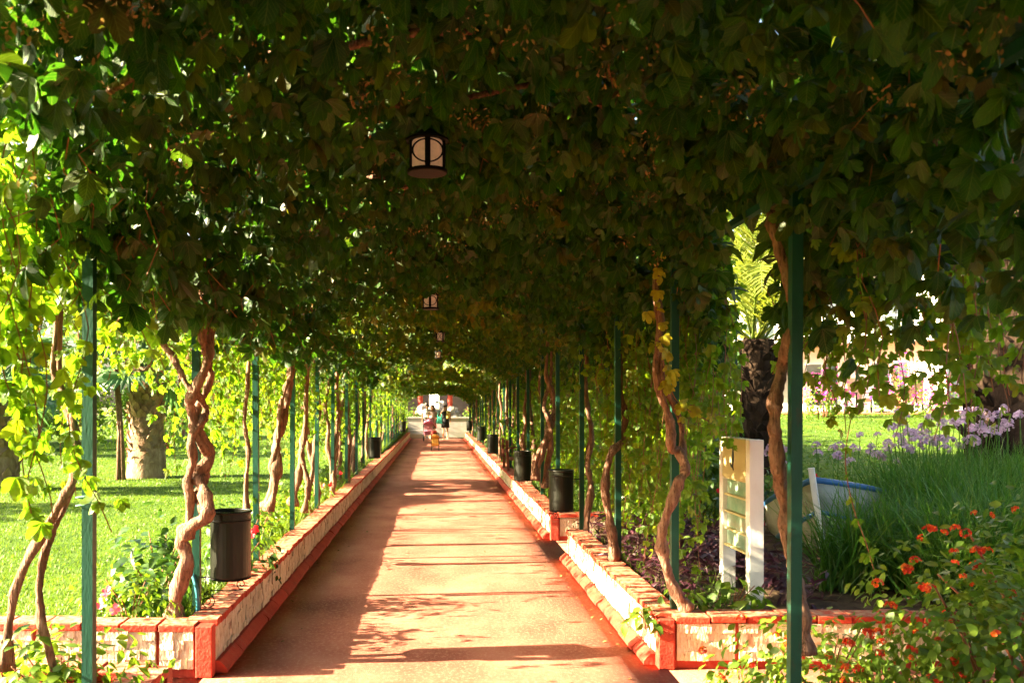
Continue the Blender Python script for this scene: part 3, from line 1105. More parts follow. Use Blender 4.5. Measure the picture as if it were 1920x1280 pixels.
d = strands_to(125, (1.68, 3.1), (3.3, 5.4), right_top, (.06, .11))
curtain('hanging_vine', 'dark mass of creeper leaves at the upper right edge of the roof', (2.0, 4.4, 2.8), d, T_MID, M['leaf'], 150)
d = strands_to(110, (1.68, 3.0), (3.6, 5.2), right_near, (.042, .075), (.045, .075))
curtain('hanging_vine', 'loose creeper sprays hanging beside the nearest right post', (2.0, 4.4, 2.3), d, T_MID, M['leaf_sunlit'], 280)
d = strands_to(260, (1.64, 2.6), (5.9, 9.6), lambda x, y, px: (U(2.4, 3.2), U(.3, 1.9) if px < 1300 else U(1.3, 2.0)) if px < 1368 else None)
curtain('hanging_vine', 'dense creeper curtain reaching to the ground behind the second right post', (2.0, 8, 2.3), d, T_MID, M['leaf_sunlit'], 120)
d = strands(330, lambda: 1.66 + .85 * U(), lambda: U(11.0, 22), top_of, lambda x, y: U(.5, 2.1), gap=(.06, .1), size=(.06, .095))
curtain('hanging_vine', 'creeper wall behind the right posts past the black litter bins', (2.0, 16, 2.3), d, T_LO, M['leaf_sunlit'])
d = strands(420, lambda: 1.6 + .9 * U(), lambda: U(22, 45), top_of, lambda x, y: U(.5, 2.1), gap=(.08, .12), size=(.08, .12))
curtain('hanging_vine', 'creeper wall at far right end of the tunnel', (2.0, 34, 2.3), d, T_3, M['leaf_sunlit'])
# thin shoots dangling inside the roof
d = strands(40, lambda: U(-1.3, 1.3), lambda: U(14, 30), lambda x, y: float(canopy_u(np.array(x), np.array(y))), lambda x, y: U(.15, .45), size=(.05, .08))
curtain('hanging_vine', 'pale shoots dangling in the middle of the tunnel roof near the small lanterns', (0, 22, 2.5), d, T_MID, M['leaf_sunlit'])
# the yellow shoot on the second right post
yl = spline([P(1235, 470, 5.7), P(1228, 560, 5.65), P(1240, 640, 5.65), P(1246, 690, 5.7), P(1262, 740, 5.75), P(1285, 765, 5.8), P(1330, 790, 5.9)], 5)
t = empty('yellow_shoot', yl[0], 0, 'yellow creeper shoot trailing down the second right post', 'vine')
m = MB(); m.tube([p - yl[0] for p in yl], .004, 5); m.build('stem', M['twig'], t, smooth=True)
yc = np.array([list(p) for p in yl[::1]]) + rng.normal(0, .03, (len(yl), 3)) + np.array([0, -.05, 0])
leaf_parts(t, T_HI, yc, hang_frames(len(yc), (40, 95), rng.uniform(3.9, 5.6, len(yc))), rng.uniform(.04, .08, len(yc)), M['leaf_yellow'], origin=yl[0])
yl = spline([P(1600, 760, 4.6), P(1585, 860, 4.6), P(1600, 950, 4.55), P(1625, 1020, 4.5), P(1645, 1090, 4.5)], 4)
t = empty('yellow_shoot', yl[0], 0, 'single green shoot dangling in front of the tall grass', 'vine')
m = MB(); m.tube([p - yl[0] for p in yl], .0028, 5); m.build('stem', M['twig'], t, smooth=True)
yc = np.array([list(p) for p in yl[3::2]]) + rng.normal(0, .012, (len(yl[3::2]), 3))
leaf_parts(t, T_HI, yc, hang_frames(len(yc), (40, 95)), rng.uniform(.04, .062, len(yc)), M['leaf_sunlit'], origin=yl[0])


# =================================================================== VINE TRUNKS
def vine(label, strands_, knob=.14, seed=1, group='vine trunks climbing the posts'):
    o3 = Vector(strands_[0][0][0])
    t = empty('climbing_vine', o3, 0, label, 'vine', group)
    rr = random.Random(seed)
    for pts, r0, r1 in strands_:
        sp = spline(pts, 7)
        n = len(sp)
        rad = []
        for i in range(n):
            k = i / (n - 1)
            rad.append((r0 * (1 - k) + r1 * k) * (1 + .16 * math.sin(i * .47 + seed) + knob * math.sin(i * 1.1 + rr.uniform(-.6, .6)) * .6 + knob * rr.uniform(-.5, .5)) * (1 + .45 * max(0, 1 - i / 4)))
        mb = MB(); mb.tube([p - o3 + Vector((rr.uniform(-.003, .003), rr.uniform(-.003, .003), 0)) for p in sp], rad, 14, flute=.13, seed=seed + r0 * 500)
        mb.build('stem', M['bark'], t, smooth=True)
    return t


def px_strand(pix, z, dz=None):
    return [P(x, y, z + (dz[i] if dz else 0)) for i, (x, y) in enumerate(pix)]


# left, nearest post: two leaning stems tied to it
vine('pair of thin leaning stems tied to the nearest left post', [
    (px_strand([(8, 1255), (28, 1110), (75, 1010), (110, 950), (135, 905), (141, 850), (138, 790), (120, 735), (100, 690), (110, 560)], 4.05), .022, .014),
    (px_strand([(100, 1300), (98, 1240), (76, 1150), (76, 1075), (92, 1010), (122, 945), (138, 880), (137, 800), (112, 720), (112, 560)], 4.1, [0, 0, 0, 0, 0, 0, .05, .05, .05, 0]), .02, .014)], seed=2)
m = MB(); m.tube([(-PX + .04 * math.cos(a * .7), 4.0 + .04 * math.sin(a * .7), 1.19 + .004 * a) for a in range(20)], .004, 5)
t = m.build('twine', M['rope']); tag(t, 'pale green twine tied round the nearest left post', 'twine')
# left, second post: braid of three stems
zb = 5.78
vine('braid of three thick twisted stems on the second left post beside the bin', [
    (px_strand([(327, 1158), (332, 1110), (350, 1050), (342, 1010), (362, 985), (388, 965), (383, 920), (372, 890), (395, 850), (372, 810), (358, 770), (360, 740), (385, 690), (392, 640), (385, 580), (380, 480)], zb, [-.02, -.03, -.05, -.06, -.09, -.1, -.06, 0, .03, -.03, -.06, -.09, -.05, .02, .03, 0]), .05, .026),
    (px_strand([(352, 1010), (357, 940), (352, 900), (362, 860), (358, 820), (378, 790), (385, 765), (368, 735), (350, 720), (325, 670), (305, 640), (310, 600), (310, 520)], zb, [.0, -.02, -.05, -.08, -.09, -.04, .02, -.07, -.09, -.04, 0, .05, .1]), .03, .018),
    (px_strand([(385, 960), (372, 930), (385, 890), (392, 855), (375, 830), (362, 800), (372, 760), (392, 720), (394, 690), (378, 640), (388, 590), (372, 540), (368, 470)], zb, [-.06, .02, .06, .03, -.05, -.06, .03, .06, .02, -.06, -.06, .04, .08]), .03, .018)], seed=3)
# right, nearest post
vine('rough brown stem winding behind the nearest right post', [
    (px_strand([(1512, 1225), (1504, 1160), (1492, 1080), (1478, 1010), (1470, 940), (1458, 870), (1452, 800), (1456, 740), (1466, 690), (1480, 640), (1490, 590), (1478, 520), (1452, 440), (1446, 400)], 4.06, [.04, .05, .06, .06, .03, -.02, -.04, -.03, 0, -.06, -.06, -.03, 0, .05]), .034, .024)], seed=4)
# right, second post
vine('smooth pinkish stem snaking across the second right post', [
    (px_strand([(1290, 1142), (1268, 1110), (1248, 1060), (1240, 1010), (1252, 960), (1272, 905), (1286, 880), (1272, 845), (1258, 870 - 30), (1256, 790), (1240, 740), (1230, 690), (1238, 610), (1230, 540), (1236, 450)], 5.82, [.0, -.02, -.04, -.05, -.07, -.08, -.07, -.02, -.05, -.06, -.05, -.04, -.03, 0, .05]), .036, .022),
    (px_strand([(1284, 885), (1280, 840), (1276, 790), (1258, 750), (1244, 710), (1240, 650)], 5.8, [-.06, .05, .04, -.03, -.05, 0]), .022, .014)], seed=5)
vine('slim straight stem beside the third right post', [
    (px_strand([(1152, 1050), (1146, 990), (1136, 930), (1136, 890), (1146, 850), (1165, 825), (1172, 780), (1165, 740), (1160, 640)], 7.75, [0, -.03, -.05, -.05, -.04, .05, .08, .08, .05]), .04, .022)], seed=6)
vine('thin pale stem rising beside the third left post', [
    (px_strand([(462, 965), (462, 900), (466, 840), (458, 790), (464, 730), (470, 620)], 7.7), .022, .014)], seed=7)
vine('thick twisted pair of stems leaning along the fourth left post', [
    (px_strand([(500, 955), (510, 920), (520, 870), (518, 830), (530, 790), (540, 740), (546, 690), (548, 640), (545, 560)], 9.3, [0, -.03, -.04, -.02, 0, .04, .04, 0, 0]), .055, .028),
    (px_strand([(506, 950), (516, 910), (510, 870), (522, 820), (525, 770), (534, 730), (546, 700), (536, 670), (548, 640), (540, 560)], 9.3, [-.05, -.08, -.06, -.05, -.05, -.06, -.06, .05, .06, 0]), .032, .02)], seed=8)
vine('forked pair of pale stems low on the fifth left post', [
    (px_strand([(548, 945), (556, 910), (564, 870), (566, 840), (572, 800), (575, 700), (578, 600)], 10.6), .05, .024),
    (px_strand([(570, 960), (577, 920), (574, 890), (567, 860), (566, 840)], 10.55), .032, .026)], seed=9)
vine('braided stems crossing right of the nearer hanging bins', [
    (px_strand([(1003, 900), (1012, 860), (1024, 820), (1036, 790), (1040, 760), (1034, 730), (1024, 700), (1030, 600)], 12.1, [0, -.02, -.05, 0, .05, .05, 0, 0]), .05, .024),
    (px_strand([(1022, 915), (1026, 870), (1034, 830), (1030, 790), (1020, 760), (1030, 720), (1034, 680), (1030, 600)], 12.1, [0, .04, -.04, -.06, 0, .05, 0, 0]), .04, .02),
    (px_strand([(1003, 890), (1006, 860), (1016, 835), (1034, 815)], 12.05), .03, .028)], seed=10)
ORD = ['first', 'second', 'third', 'fourth', 'fifth', 'sixth', 'seventh', 'eighth', 'ninth', 'tenth', 'eleventh', 'twelfth', 'thirteenth', 'fourteenth',
       'fifteenth', 'sixteenth', 'seventeenth', 'eighteenth', 'nineteenth', 'twentieth', 'twenty-first', 'twenty-second']
rv = random.Random(31)
for k in range(3, 22):
    for s, nm in ((-1, 'left'), (1, 'right')):
        if (s == -1 and k in (3,)) or (s == 1 and k == 4) or (k > 12 and k % 2):
            continue
        y = 4.0 + 1.9 * k + .18
        x0 = s * (PX + rv.uniform(.0, .12))
        st = []
        ns = rv.choice((1, 2, 2))
        ph = rv.uniform(0, 6.28); tw = rv.uniform(2, 5)
        lean = rv.uniform(-.25, .1)
        for q in range(ns):
            pts = []
            for j in range(9):
                tt = j / 8
                z = .2 + tt * 2.25
                r_ = .045 + .05 * math.sin(tt * 3.1)
                a = ph + tw * tt + q * math.pi
                pts.append((x0 + r_ * math.cos(a) + rv.uniform(-.025, .025), y + r_ * math.sin(a) + lean * (1 - tt) + rv.uniform(-.02, .02), z))
            st.append((pts, rv.uniform(.028, .048), rv.uniform(.016, .022)))
        vine(f"{'twisted double' if ns == 2 else 'single bent'} vine trunk on the {ORD[k]} {nm} post from the camera", st, seed=100 + k)

# =================================================================== LANTERNS
def lantern(loc, label, wide=.19, rz=0.0):
    t = empty('lantern', loc, rz, label, 'lantern', 'lanterns under the vine roof')
    s = wide / .19
    MB().lathe([(.0, 0), (.09, .0), (.095, .006), (.095, .022), (.07, .03), (.0, .03)], 28).build('base_plate', M['iron'], t, smooth=False)
    MB().lathe([(.07, .028), (.072, .05), (.072, .19), (.068, .205)], 28, cap=False).build('glass', M['lampglass'], t, smooth=True)
    MB().lathe([(.1, .2), (.1, .212), (.055, .245), (.03, .27), (.0, .275)], 28).build('roof', M['iron'], t, smooth=False)
    for a in range(4):
        r_ = R(90 * a + 45 * 0)
        c, sn_ = math.cos(r_), math.sin(r_)
        MB().box((.077 * c, .077 * sn_, .118), (.012, .026, .18), Matrix.Rotation(r_, 3, 'Z')).build('strap', M['iron'], t)
        mb = MB()
        ring = [Matrix.Rotation(r_, 3, 'Z') @ Vector((.079, .07 * math.cos(q), .118 + .07 * math.sin(q))) for q in [2 * math.pi * i / 32 for i in range(32)]]
        mb.tube(ring, .0045, 6, closed=True).build('ring', M['iron'], t, smooth=True)
    MB().tube([(0, 0, .27), (0, 0, .42)], .006, 6).build('chain', M['iron'], t)
    t.scale = (s, s, s * .76)
    return t


lantern(P(801, 326, 4.26), 'large round lantern with iron ring nearest to the camera', .19, .04)
lantern(P(807, 580, 9.95), 'second lantern down the tunnel, iron ring around the glass', .19, -.05)
lantern(P(825, 641, 15.4), 'third lantern down the tunnel, small and square-looking', .19, .72)
lantern(P(822, 672, 21.0), 'fourth and smallest lantern above the tunnel mouth', .19, .8)

# =================================================================== LITTER BINS
def litter_bin(cx, cy_, zb, post, label, rz=0.0, scroll=True):
    t = empty('litter_bin', (cx, cy_, zb), rz, label, 'litter bin', 'dark metal bins hung on the posts')
    H, r_ = .435, .13
    MB().lathe([(.02, .004), (r_ - .004, .004), (r_, .012), (r_, H - .07), (r_ + .003, H - .067), (r_ + .003, H - .06), (r_, H - .057), (r_, H - .015), (r_ - .012, H - .012), (r_ - .014, .03), (.02, .03)], 36).build('drum', M['bin'], t, smooth=False)
    MB().tube([((r_ + .001) * math.cos(a), (r_ + .001) * math.sin(a), H - .008) for a in [2 * math.pi * i / 36 for i in range(36)]], .009, 8, closed=True).build('rim', M['bin'], t, smooth=True)
    MB().tube([((r_ + .002) * math.cos(a), (r_ + .002) * math.sin(a), H - .062) for a in [2 * math.pi * i / 36 for i in range(36)]], .005, 6, closed=True).build('band', M['bin'], t, smooth=True)
    v = Vector((post[0] - cx, post[1] - cy_, 0))
    v = Matrix.Rotation(-rz, 3, 'Z') @ v
    dv = v.normalized()
    MB().bar(dv * .11 + Vector((0, 0, .0)), v, .018, .006).build('bracket', M['bin'], t)
    MB().bar(dv * .12 + Vector((0, 0, H - .1)), v + Vector((0, 0, H - .1)), .03, .008).build('bracket', M['bin'], t)
    MB().tube([((r_ - .005) * math.cos(a), (r_ - .005) * math.sin(a), -.002) for a in [2 * math.pi * i / 30 for i in range(30)]], .006, 6, closed=True).build('support_ring', M['iron'], t, smooth=True)
    if scroll:
        pts = []
        for i in range(22):          # lower curl against the post
            a = R(270 - i * 27); q = .012 + .0019 * i
            pts.append((v.length - .055 + q * math.cos(a), -.16 + q * math.sin(a)))
        big = [(v.length - .055 + .05, -.12), (v.length - .06, -.09), (v.length - .12, -.085), (.0, -.088), (-.05, -.075)]
        pts2 = []
        for i in range(18):
            a = R(250 + i * 30); q = .034 - .0016 * i
            pts2.append((-.07 + q * math.cos(a), -.045 + q * math.sin(a)))
        line = [Vector((dv.x * a, dv.y * a, b)) for a, b in pts + big[1:4] + pts2]
        MB().tube(spline(line, 3), .0035, 5).build('scroll', M['iron'], t, smooth=True)
    return t


litter_bin(-1.345, 5.9, .535, (-PX, 5.9), 'large dark litter bin hung on the second left post above the wall')
litter_bin(-1.33, 19.2, .545, (-PX, 19.2), 'small dark bin midway along the left wall')
litter_bin(-1.45, 38.2, .55, (-PX, 38.2), 'tiny dark bin farthest away along the left wall')
litter_bin(1.325, 9.7, .53, (PX, 9.7), 'nearest black bin on the right, hung above the gap in the wall')
litter_bin(1.27, 13.5, .54, (PX, 13.5), 'second black bin on the right behind the nearest one')
litter_bin(1.29, 21.1, .545, (PX, 21.1), 'third black bin on the right beside the red-brown bench')
litter_bin(1.38, 28.7, .55, (PX, 28.7), 'fourth black bin along the right wall')
litter_bin(1.42, 40.1, .55, (PX, 40.1), 'fifth and farthest black bin along the right wall')

m = MB(); m.tube(spline([P(361, 1075, 5.86), P(368, 1100, 5.84), P(371, 1130, 5.84), P(370, 1160, 5.86)], 5), .013, 8)
t = m.build('water_pipe', M['hose'], smooth=True); tag(t, 'short blue-green pipe curving down beside the second left post', 'pipe')

# bench on the right wall side
b0 = Vector((1.5, 18.3, 0))
t = empty('bench', b0, 0, 'red-brown wooden bench between the right posts behind the bins', 'bench')
for y in (0, 1.15):
    MB().bar((-.05, y, .02), (-.1, y, .95), .05, .05).build('leg', M['wood_red'], t)
    MB().bar((.42, y, .22), (.47, y, .98), .05, .05).build('leg', M['wood_red'], t)
    MB().bar((-.12, y, .78), (.46, y, .86), .05, .035).build('armrest', M['wood_red'], t)
for i in range(4):
    MB().box((.02 + i * .12, .575, .56), (.1, 1.3, .025)).build('slat', M['wood_red'], t)
for i in range(3):
    MB().box((.46, .575, .68 + i * .11), (.025, 1.3, .085)).build('back_slat', M['wood_red'], t)

# =================================================================== SIGNBOARD
sb = empty('signboard', (2.24, 6.7, .2), R(0), 'white two-post signboard with cream header facing the path', 'signboard')
for y in (-.3, .3):
    MB().box((0, y, .605), (.1, .085, 1.21)).build('post', M['white'], sb, bevel=.004)
MB().box((-.012, 0, 1.06), (.085, .512, .3)).build('header_panel', M['cream'], sb, bevel=.003)
hd = sb.children[-1]
for i in range(5):
    MB().box((-.02, 0, .905 - i * .128), (.04, .51, .014)).build('rail', M['cream'], sb)
for i in range(4):
    MB().box((-.005, 0, .841 - i * .128), (.03, .5, .108)).build('plate', M['plate'], sb, bevel=.003)
m = MB()
m.tube([(-.0565, .02 + .035 * math.cos(a) , 1.07 + .075 * math.sin(a)) for a in [R(60 + i * 24) for i in range(12)]], .007, 5)
m.tube([(-.0565, -.02 + .03 * math.cos(a), 1.06 + .085 * math.sin(a)) for a in [R(-80 + i * 20) for i in range(9)]], .006, 5)
m.tube([(-.0565, .01, 1.0), (-.0565, .0, 1.06), (-.0565, -.012, 1.13)], .005, 5)
m.build('emblem', M['signmark'], hd)

# =================================================================== PLANTED BOAT
bt = empty('boat', (3.27, 7.6, .2), 0, 'old white rowing boat with blue stripes half buried in the tall grass', 'boat')
bt.rotation_euler = (R(-7), R(-8), R(-26))
def hull_ring(t):          # t 0 bow .. 1 stern, along +Y
    w = .62 * (1 - (1 - min(1, t / .62)) ** 2.2) * (1 - .18 * max(0, t - .6) / .4)
    k = .08 + .3 * (1 - t) ** 3
    top = .62 + .2 * (1 - t) ** 2
    return w, k, top
rings = []
NT, NS = 14, 12
vs, fs = [], []
for i in range(NT):
    t = i / (NT - 1)
    w, k, top = hull_ring(t)
    for j in range(NS + 1):
        a = math.pi * j / NS
        vs.append((-w * math.cos(a) * (1 if True else 0), t * 3.0 + .12 * (math.sin(a)) * (1 - t), top - (top - k) * math.sin(a) ** .75))
for i in range(NT - 1):
    for j in range(NS):
        a = i * (NS + 1) + j
        fs.append((a, a + 1, a + NS + 2, a + NS + 1))
o = MB().add(vs, fs).build('hull', M['hull'], bt, smooth=True)
sm = o.modifiers.new('thick', 'SOLIDIFY'); sm.thickness = .02
for s in (0, NS):
    MB().tube([Vector(vs[i * (NS + 1) + s]) + Vector((0, 0, .005)) for i in range(NT)], .034, 6).build('gunwale', M['blue'], bt, smooth=True)
    q = 2 if s == 0 else NS - 2
    MB().tube([Vector(vs[i * (NS + 1) + q]) + Vector(((-.012 if s == 0 else .012), 0, 0)) for i in range(NT)], .024, 6).build('rub_rail', M['blue'], bt, smooth=True)
MB().bar((0, -.03, .25), (0, -.07, .93), .05, .06).build('stem_post', M['white'], bt, bevel=.006)
for y in (1.0, 2.0):
    w_, k_, tp = hull_ring(y / 3)
    MB().box((0, y, tp - .12), (w_ * 1.8, .2, .025)).build('thwart', M['hull'], bt)

# =================================================================== PLANTS ON THE GROUND
def scatter(n, x0, x1, y0, y1, hf, keep=None):
    x = rng.uniform(x0, x1, n); y = rng.uniform(y0, y1, n)
    if keep is not None:
        k = keep(x, y); x = x[k]; y = y[k]
    z = np.array([hf(a, b) for a, b in zip(x, y)])
    return np.stack([x, y, z], 1)


# mown lawn
def lawn_pts(n, sgn, y0, y1, xm, hf):
    y = y0 + (y1 - y0) * rng.random(n) ** 1.6
    x = sgn * (1.62 + xm * rng.random(n) * (y / y1) ** .6 * 1.0)
    z = np.array([hf(a, b) for a, b in zip(x, y)])
    return np.stack([x, y, z], 1)


c = lawn_pts(110000, -1, 5.7, 30, 13, hL)
cloud('grass', T_SHORT, c, up_frames(len(c), .8), np.stack([.035 + .004 * c[:, 1]] * 2 + [rng.uniform(.018, .045, len(c))], 1), M['grass'])
tag(bpy.data.objects['grass'], 'short sunlit lawn grass left of the path', 'grass', kind='stuff')
c = lawn_pts(30000, 1, 11.3, 30, 14, hR)
o = cloud('grass', T_SHORT, c, up_frames(len(c), .8), np.stack([.08 + .006 * c[:, 1]] * 2 + [rng.uniform(.018, .045, len(c))], 1), M['grass'])
tag(o, 'sunlit lawn grass sloping up to the terrace on right', 'grass', kind='stuff')
# rank grass behind the left wall and along the right beds
c = scatter(6500, -1.85, -1.58, 5.7, 30, hL)
o = cloud('grass', T_BLADE, c, up_frames(len(c), 1.0), rng.uniform(.1, .34, len(c)), M['grass'])
tag(o, 'long unmown grass along the back of the left planter wall', 'grass', kind='stuff')
c = scatter(4500, 1.58, 2.1, 6.0, 30, hR, lambda x, y: (y < 9.6) | (y > 11.3))
o = cloud('grass', T_BLADE, c, up_frames(len(c), 1.0), rng.uniform(.1, .3, len(c)), M['grass'])
tag(o, 'grass tufts along the back of the right planter wall', 'grass', kind='stuff')
# big fountain grass on the right
c = []
for i in range(120):
    x = rng.uniform(2.45, 5.6); y = rng.uniform(6.2, 8.9)
    q_ = VX + x * F / y
    if abs(x - 3.4) < .8 and y > 7.2: continue
    if q_ < 1500 or (q_ < 1570 and rng.random() < .5): continue
    k = 260
    q = rng.normal(0, .09, (k, 2))
    for a, b in q:
        c.append((x + a, y + b, hR(x, y)))
c = np.array(c)
s = rng.uniform(.45, .95, len(c))
o = cloud('tall_grass', T_BLADE, c, up_frames(len(c), .75), np.stack([s * .55, s, s], 1), M['tall_grass'])
tag(o, 'tall arching dark green grass filling the right bed', 'grass', kind='stuff')


def shrub(name, label, base, rad, h, n, tm, mat, size, cat='shrub', group=None, nstem=7, parts=0, bottom=.15, flower=None, fl=None, stemmat='twig'):
    """leafy shrub: stems from the ground, leaves through an uneven dome"""
    t = empty(name, base, 0, label, cat, group)
    rr = random.Random(int(base[0] * 100 + base[1] * 37))
    m = MB()
    tips = []
    for i in range(nstem):
        a = rr.uniform(0, 6.28); q = rr.uniform(.3, .85)
        tip = Vector((rad[0] * q * math.cos(a), rad[1] * q * math.sin(a), h * rr.uniform(.55, .95)))
        tips.append(tip)
        m.tube(spline([(tip.x * .1, tip.y * .1, -.03), (tip.x * .4, tip.y * .4, tip.z * .5), tip], 3), [.012 * (1 - .08 * j) * max(.5, h) for j in range(7)], 5)
    m.build('stems', M[stemmat], t, smooth=True)
    u = rng.random(n)
    th = rng.uniform(0, 2 * np.pi, n); ph = np.arccos(rng.uniform(-.25, 1, n))
    lump = 1 + .22 * np.sin(th * 3 + rr.uniform(0, 6)) + .16 * np.sin(th * 5 + ph * 4 + rr.uniform(0, 6))
    r_ = (.45 + .55 * u ** .5) * lump
    C = np.stack([rad[0] * r_ * np.sin(ph) * np.cos(th), rad[1] * r_ * np.sin(ph) * np.sin(th), bottom * h + (h * (1 - bottom)) * r_ * np.clip(np.cos(ph), -.2, 1)], 1)
    C[:, 2] = np.maximum(C[:, 2], .02)
    outw = nrm(C - np.array([0, 0, h * .3]))
    nn = outw + np.array([0, 0, .5]) + rng.normal(0, .45, C.shape)
    Rm = frames(nn, outw * .6 + np.array([0, 0, -.5]) + rng.normal(0, .5, C.shape))
    S = rng.uniform(size[0], size[1], n)
    mk = np.zeros(n, bool)
    if parts:
        W = C + np.array(base)
        px, py = project(W)
        sc = np.where((px > 0) & (px < 1920) & (py < 1280), S / W[:, 1] * (1.5 - (W[:, 1] - base[1])), -1)
        mk[np.argsort(-sc)[:parts]] = True
        leaf_parts(t, tm, C[mk], Rm[mk], S[mk], mat)
    cloud('foliage', tm, C[~mk], Rm[~mk], S[~mk], mat, t)
    if flower:
        flower(t, rad, h, rr)
    return t


def lantana_flowers(n):
    def fn(t, rad, h, rr):
        meshes = []
        for k in range(4):
            c = []; 
            nfl = 22
            ph = np.arccos(rng.uniform(-.1, 1, nfl)); th = rng.uniform(0, 6.28, nfl)
            c = np.stack([.017 * np.sin(ph) * np.cos(th), .017 * np.sin(ph) * np.sin(th), .013 * np.cos(ph)], 1)
            Rm = frames(c + rng.normal(0, .004, c.shape), rng.normal(0, 1, c.shape))
            meshes.append(cloud_mesh('flower', T_FLOWER, c, Rm, rng.uniform(.007, .011, nfl), M['lantana']))
        for i in range(n):
            a = rr.uniform(0, 6.28); e = rr.uniform(.05, 1)
            lump = 1.16
            p = Vector((rad[0] * lump * math.cos(a) * math.sqrt(1 - e * e * .8), -abs(rad[1] * lump * math.sin(a)) * math.sqrt(1 - e * e * .8), h * .18 + h * .95 * e))
            s = rr.uniform(.8, 1.5)
            o = inst('flower', meshes[i % 4], t, Matrix.Translation(p) @ Euler((rr.uniform(-.2, 1.2), rr.uniform(-.5, .5), rr.uniform(0, 6))).to_matrix().to_4x4() @ Matrix.Diagonal((s, s, s, 1)))
    return fn


G_L = 'lantana shrubs in the bottom right corner'
shrub('lantana_shrub', 'low lantana with orange flowers at foot of the nearest right post', (1.85, 4.35, .1), (.6, .38), .5, 1500, T_OVAL, M['bush'], (.035, .06), group=G_L, parts=150, flower=lantana_flowers(40))
shrub('lantana_shrub', 'large lantana with orange-red flowers in bottom right corner', (2.62, 4.25, .15), (.62, .5), .82, 2300, T_OVAL, M['bush'], (.04, .07), group=G_L, parts=250, flower=lantana_flowers(75))
shrub('lantana_shrub', 'lantana shrub with few flowers cut by the right photo edge', (3.25, 4.9, .1), (.6, .5), 1.0, 1800, T_OVAL, M['bush'], (.04, .07), group=G_L, parts=120, flower=lantana_flowers(35))
shrub('leafy_shrub', 'small green plant at left foot of the nearest right post', (1.42, 4.28, .02), (.28, .2), .34, 420, T_OVAL, M['bush'], (.03, .055), parts=120, nstem=5)
shrub('leafy_shrub', 'bright leafy shrub low at bottom left corner', (-1.75, 4.2, .18), (.4, .3), .42, 700, T_OVAL, M['bush'], (.04, .075), parts=200, nstem=6)
# broad leaved seedlings behind the right wall corner
for i, (x, y, h, lab) in enumerate(((1.62, 5.95, .22, 'broad-leaved plant spilling over the right wall corner'), (1.95, 6.0, .26, 'broad-leaved plant at foot of the white signboard'),
                                    (1.32, 5.75, .1, 'small leafy sprig draped over the right wall cap'))):
    n = 70 if i < 2 else 30
    shrub('broad_leaf_plant', lab, (x, y, .25 if i < 2 else .27), (.2, .14) if i < 2 else (.13, .12), h, n, T_OVAL, M['bush'], (.07, .12) if i < 2 else (.06, .09), cat='plant', parts=n - 2, nstem=4, bottom=.1)
# purple ground cover
c = scatter(400, 1.62, 2.55, 6.0, 9.5, hR, lambda x, y: ~((np.abs(x - 2.1) < .3) & (y < 7.1)))
C, S = [], []
for p in c:
    k = 9
    for j in range(k):
        C.append(p + np.array([rng.normal(0, .05), rng.normal(0, .05), .05 + .27 * j / k * rng.uniform(.6, 1.2)]))
C = np.array(C)
n_ = rng.normal(0, .5, C.shape) + np.array([0, 0, 1.0])
o = cloud('purple_ground_cover', T_LONG, C, frames(n_, rng.normal(0, 1, C.shape) + np.array([0, 0, .35])), rng.uniform(.09, .16, len(C)), M['purple'])
tag(o, 'purple leaved ground cover around the right posts and signboard', 'ground cover', kind='stuff')


def hibiscus_flowers(pts, mat):
    def fn(t, rad, h, rr):
        me = [tmpl_mesh(x, mat, 'flower') for x in T_FLOWER]
        for i, p in enumerate(pts):
            inst('flower', me[i % 3], t, Matrix.Translation(Vector(p)) @ Euler((R(70) + rr.uniform(-.3, .3), rr.uniform(-.3, .3), rr.uniform(-.6, .6))).to_matrix().to_4x4() @ Matrix.Diagonal((.046, .046, .046, 1)))
    return fn


shrub('hibiscus_shrub', 'dark glossy hibiscus shrub left of the braided vine', (-1.93, 6.3, .2), (.3, .4), .62, 420, T_OVAL, M['bush_dark'], (.06, .1), parts=200, nstem=6)
shrub('hibiscus_shrub', 'light green shrub with pink-red flower by the left wall', (-1.98, 5.85, .2), (.32, .22), .4, 520, T_OVAL, M['bush'], (.035, .06), parts=200,
      flower=hibiscus_flowers([(-.1, -.25, .22), (-.07, -.24, .29), (-.03, -.2, .17)], M['pink_flower']))
shrub('hibiscus_shrub', 'leafy hibiscus with bright red flower behind the left bin', (-1.62, 7.3, .22), (.3, .45), .6, 520, T_OVAL, M['bush_dark'], (.05, .085), parts=120,
      flower=hibiscus_flowers([(.2, -.35, .44), (.22, -.36, .47)], M['hibiscus']))
for i, (y, lab) in enumerate(((9.4, 'third'), (11.2, 'fourth'), (13.2, 'fifth'), (15.5, 'sixth'), (18, 'seventh'))):
    shrub('hibiscus_shrub', f'low weedy shrub at back of left wall near the {ORD[3 + i]} left post', (-1.85, y, .22), (.3, .7), .42, 420, T_OVAL, M['bush'], (.045, .08), group='low shrubs behind the left wall',
          flower=hibiscus_flowers([(.25, -.5, .3), (.28, .1, .26)], M['hibiscus']) if i in (2, 3) else None)

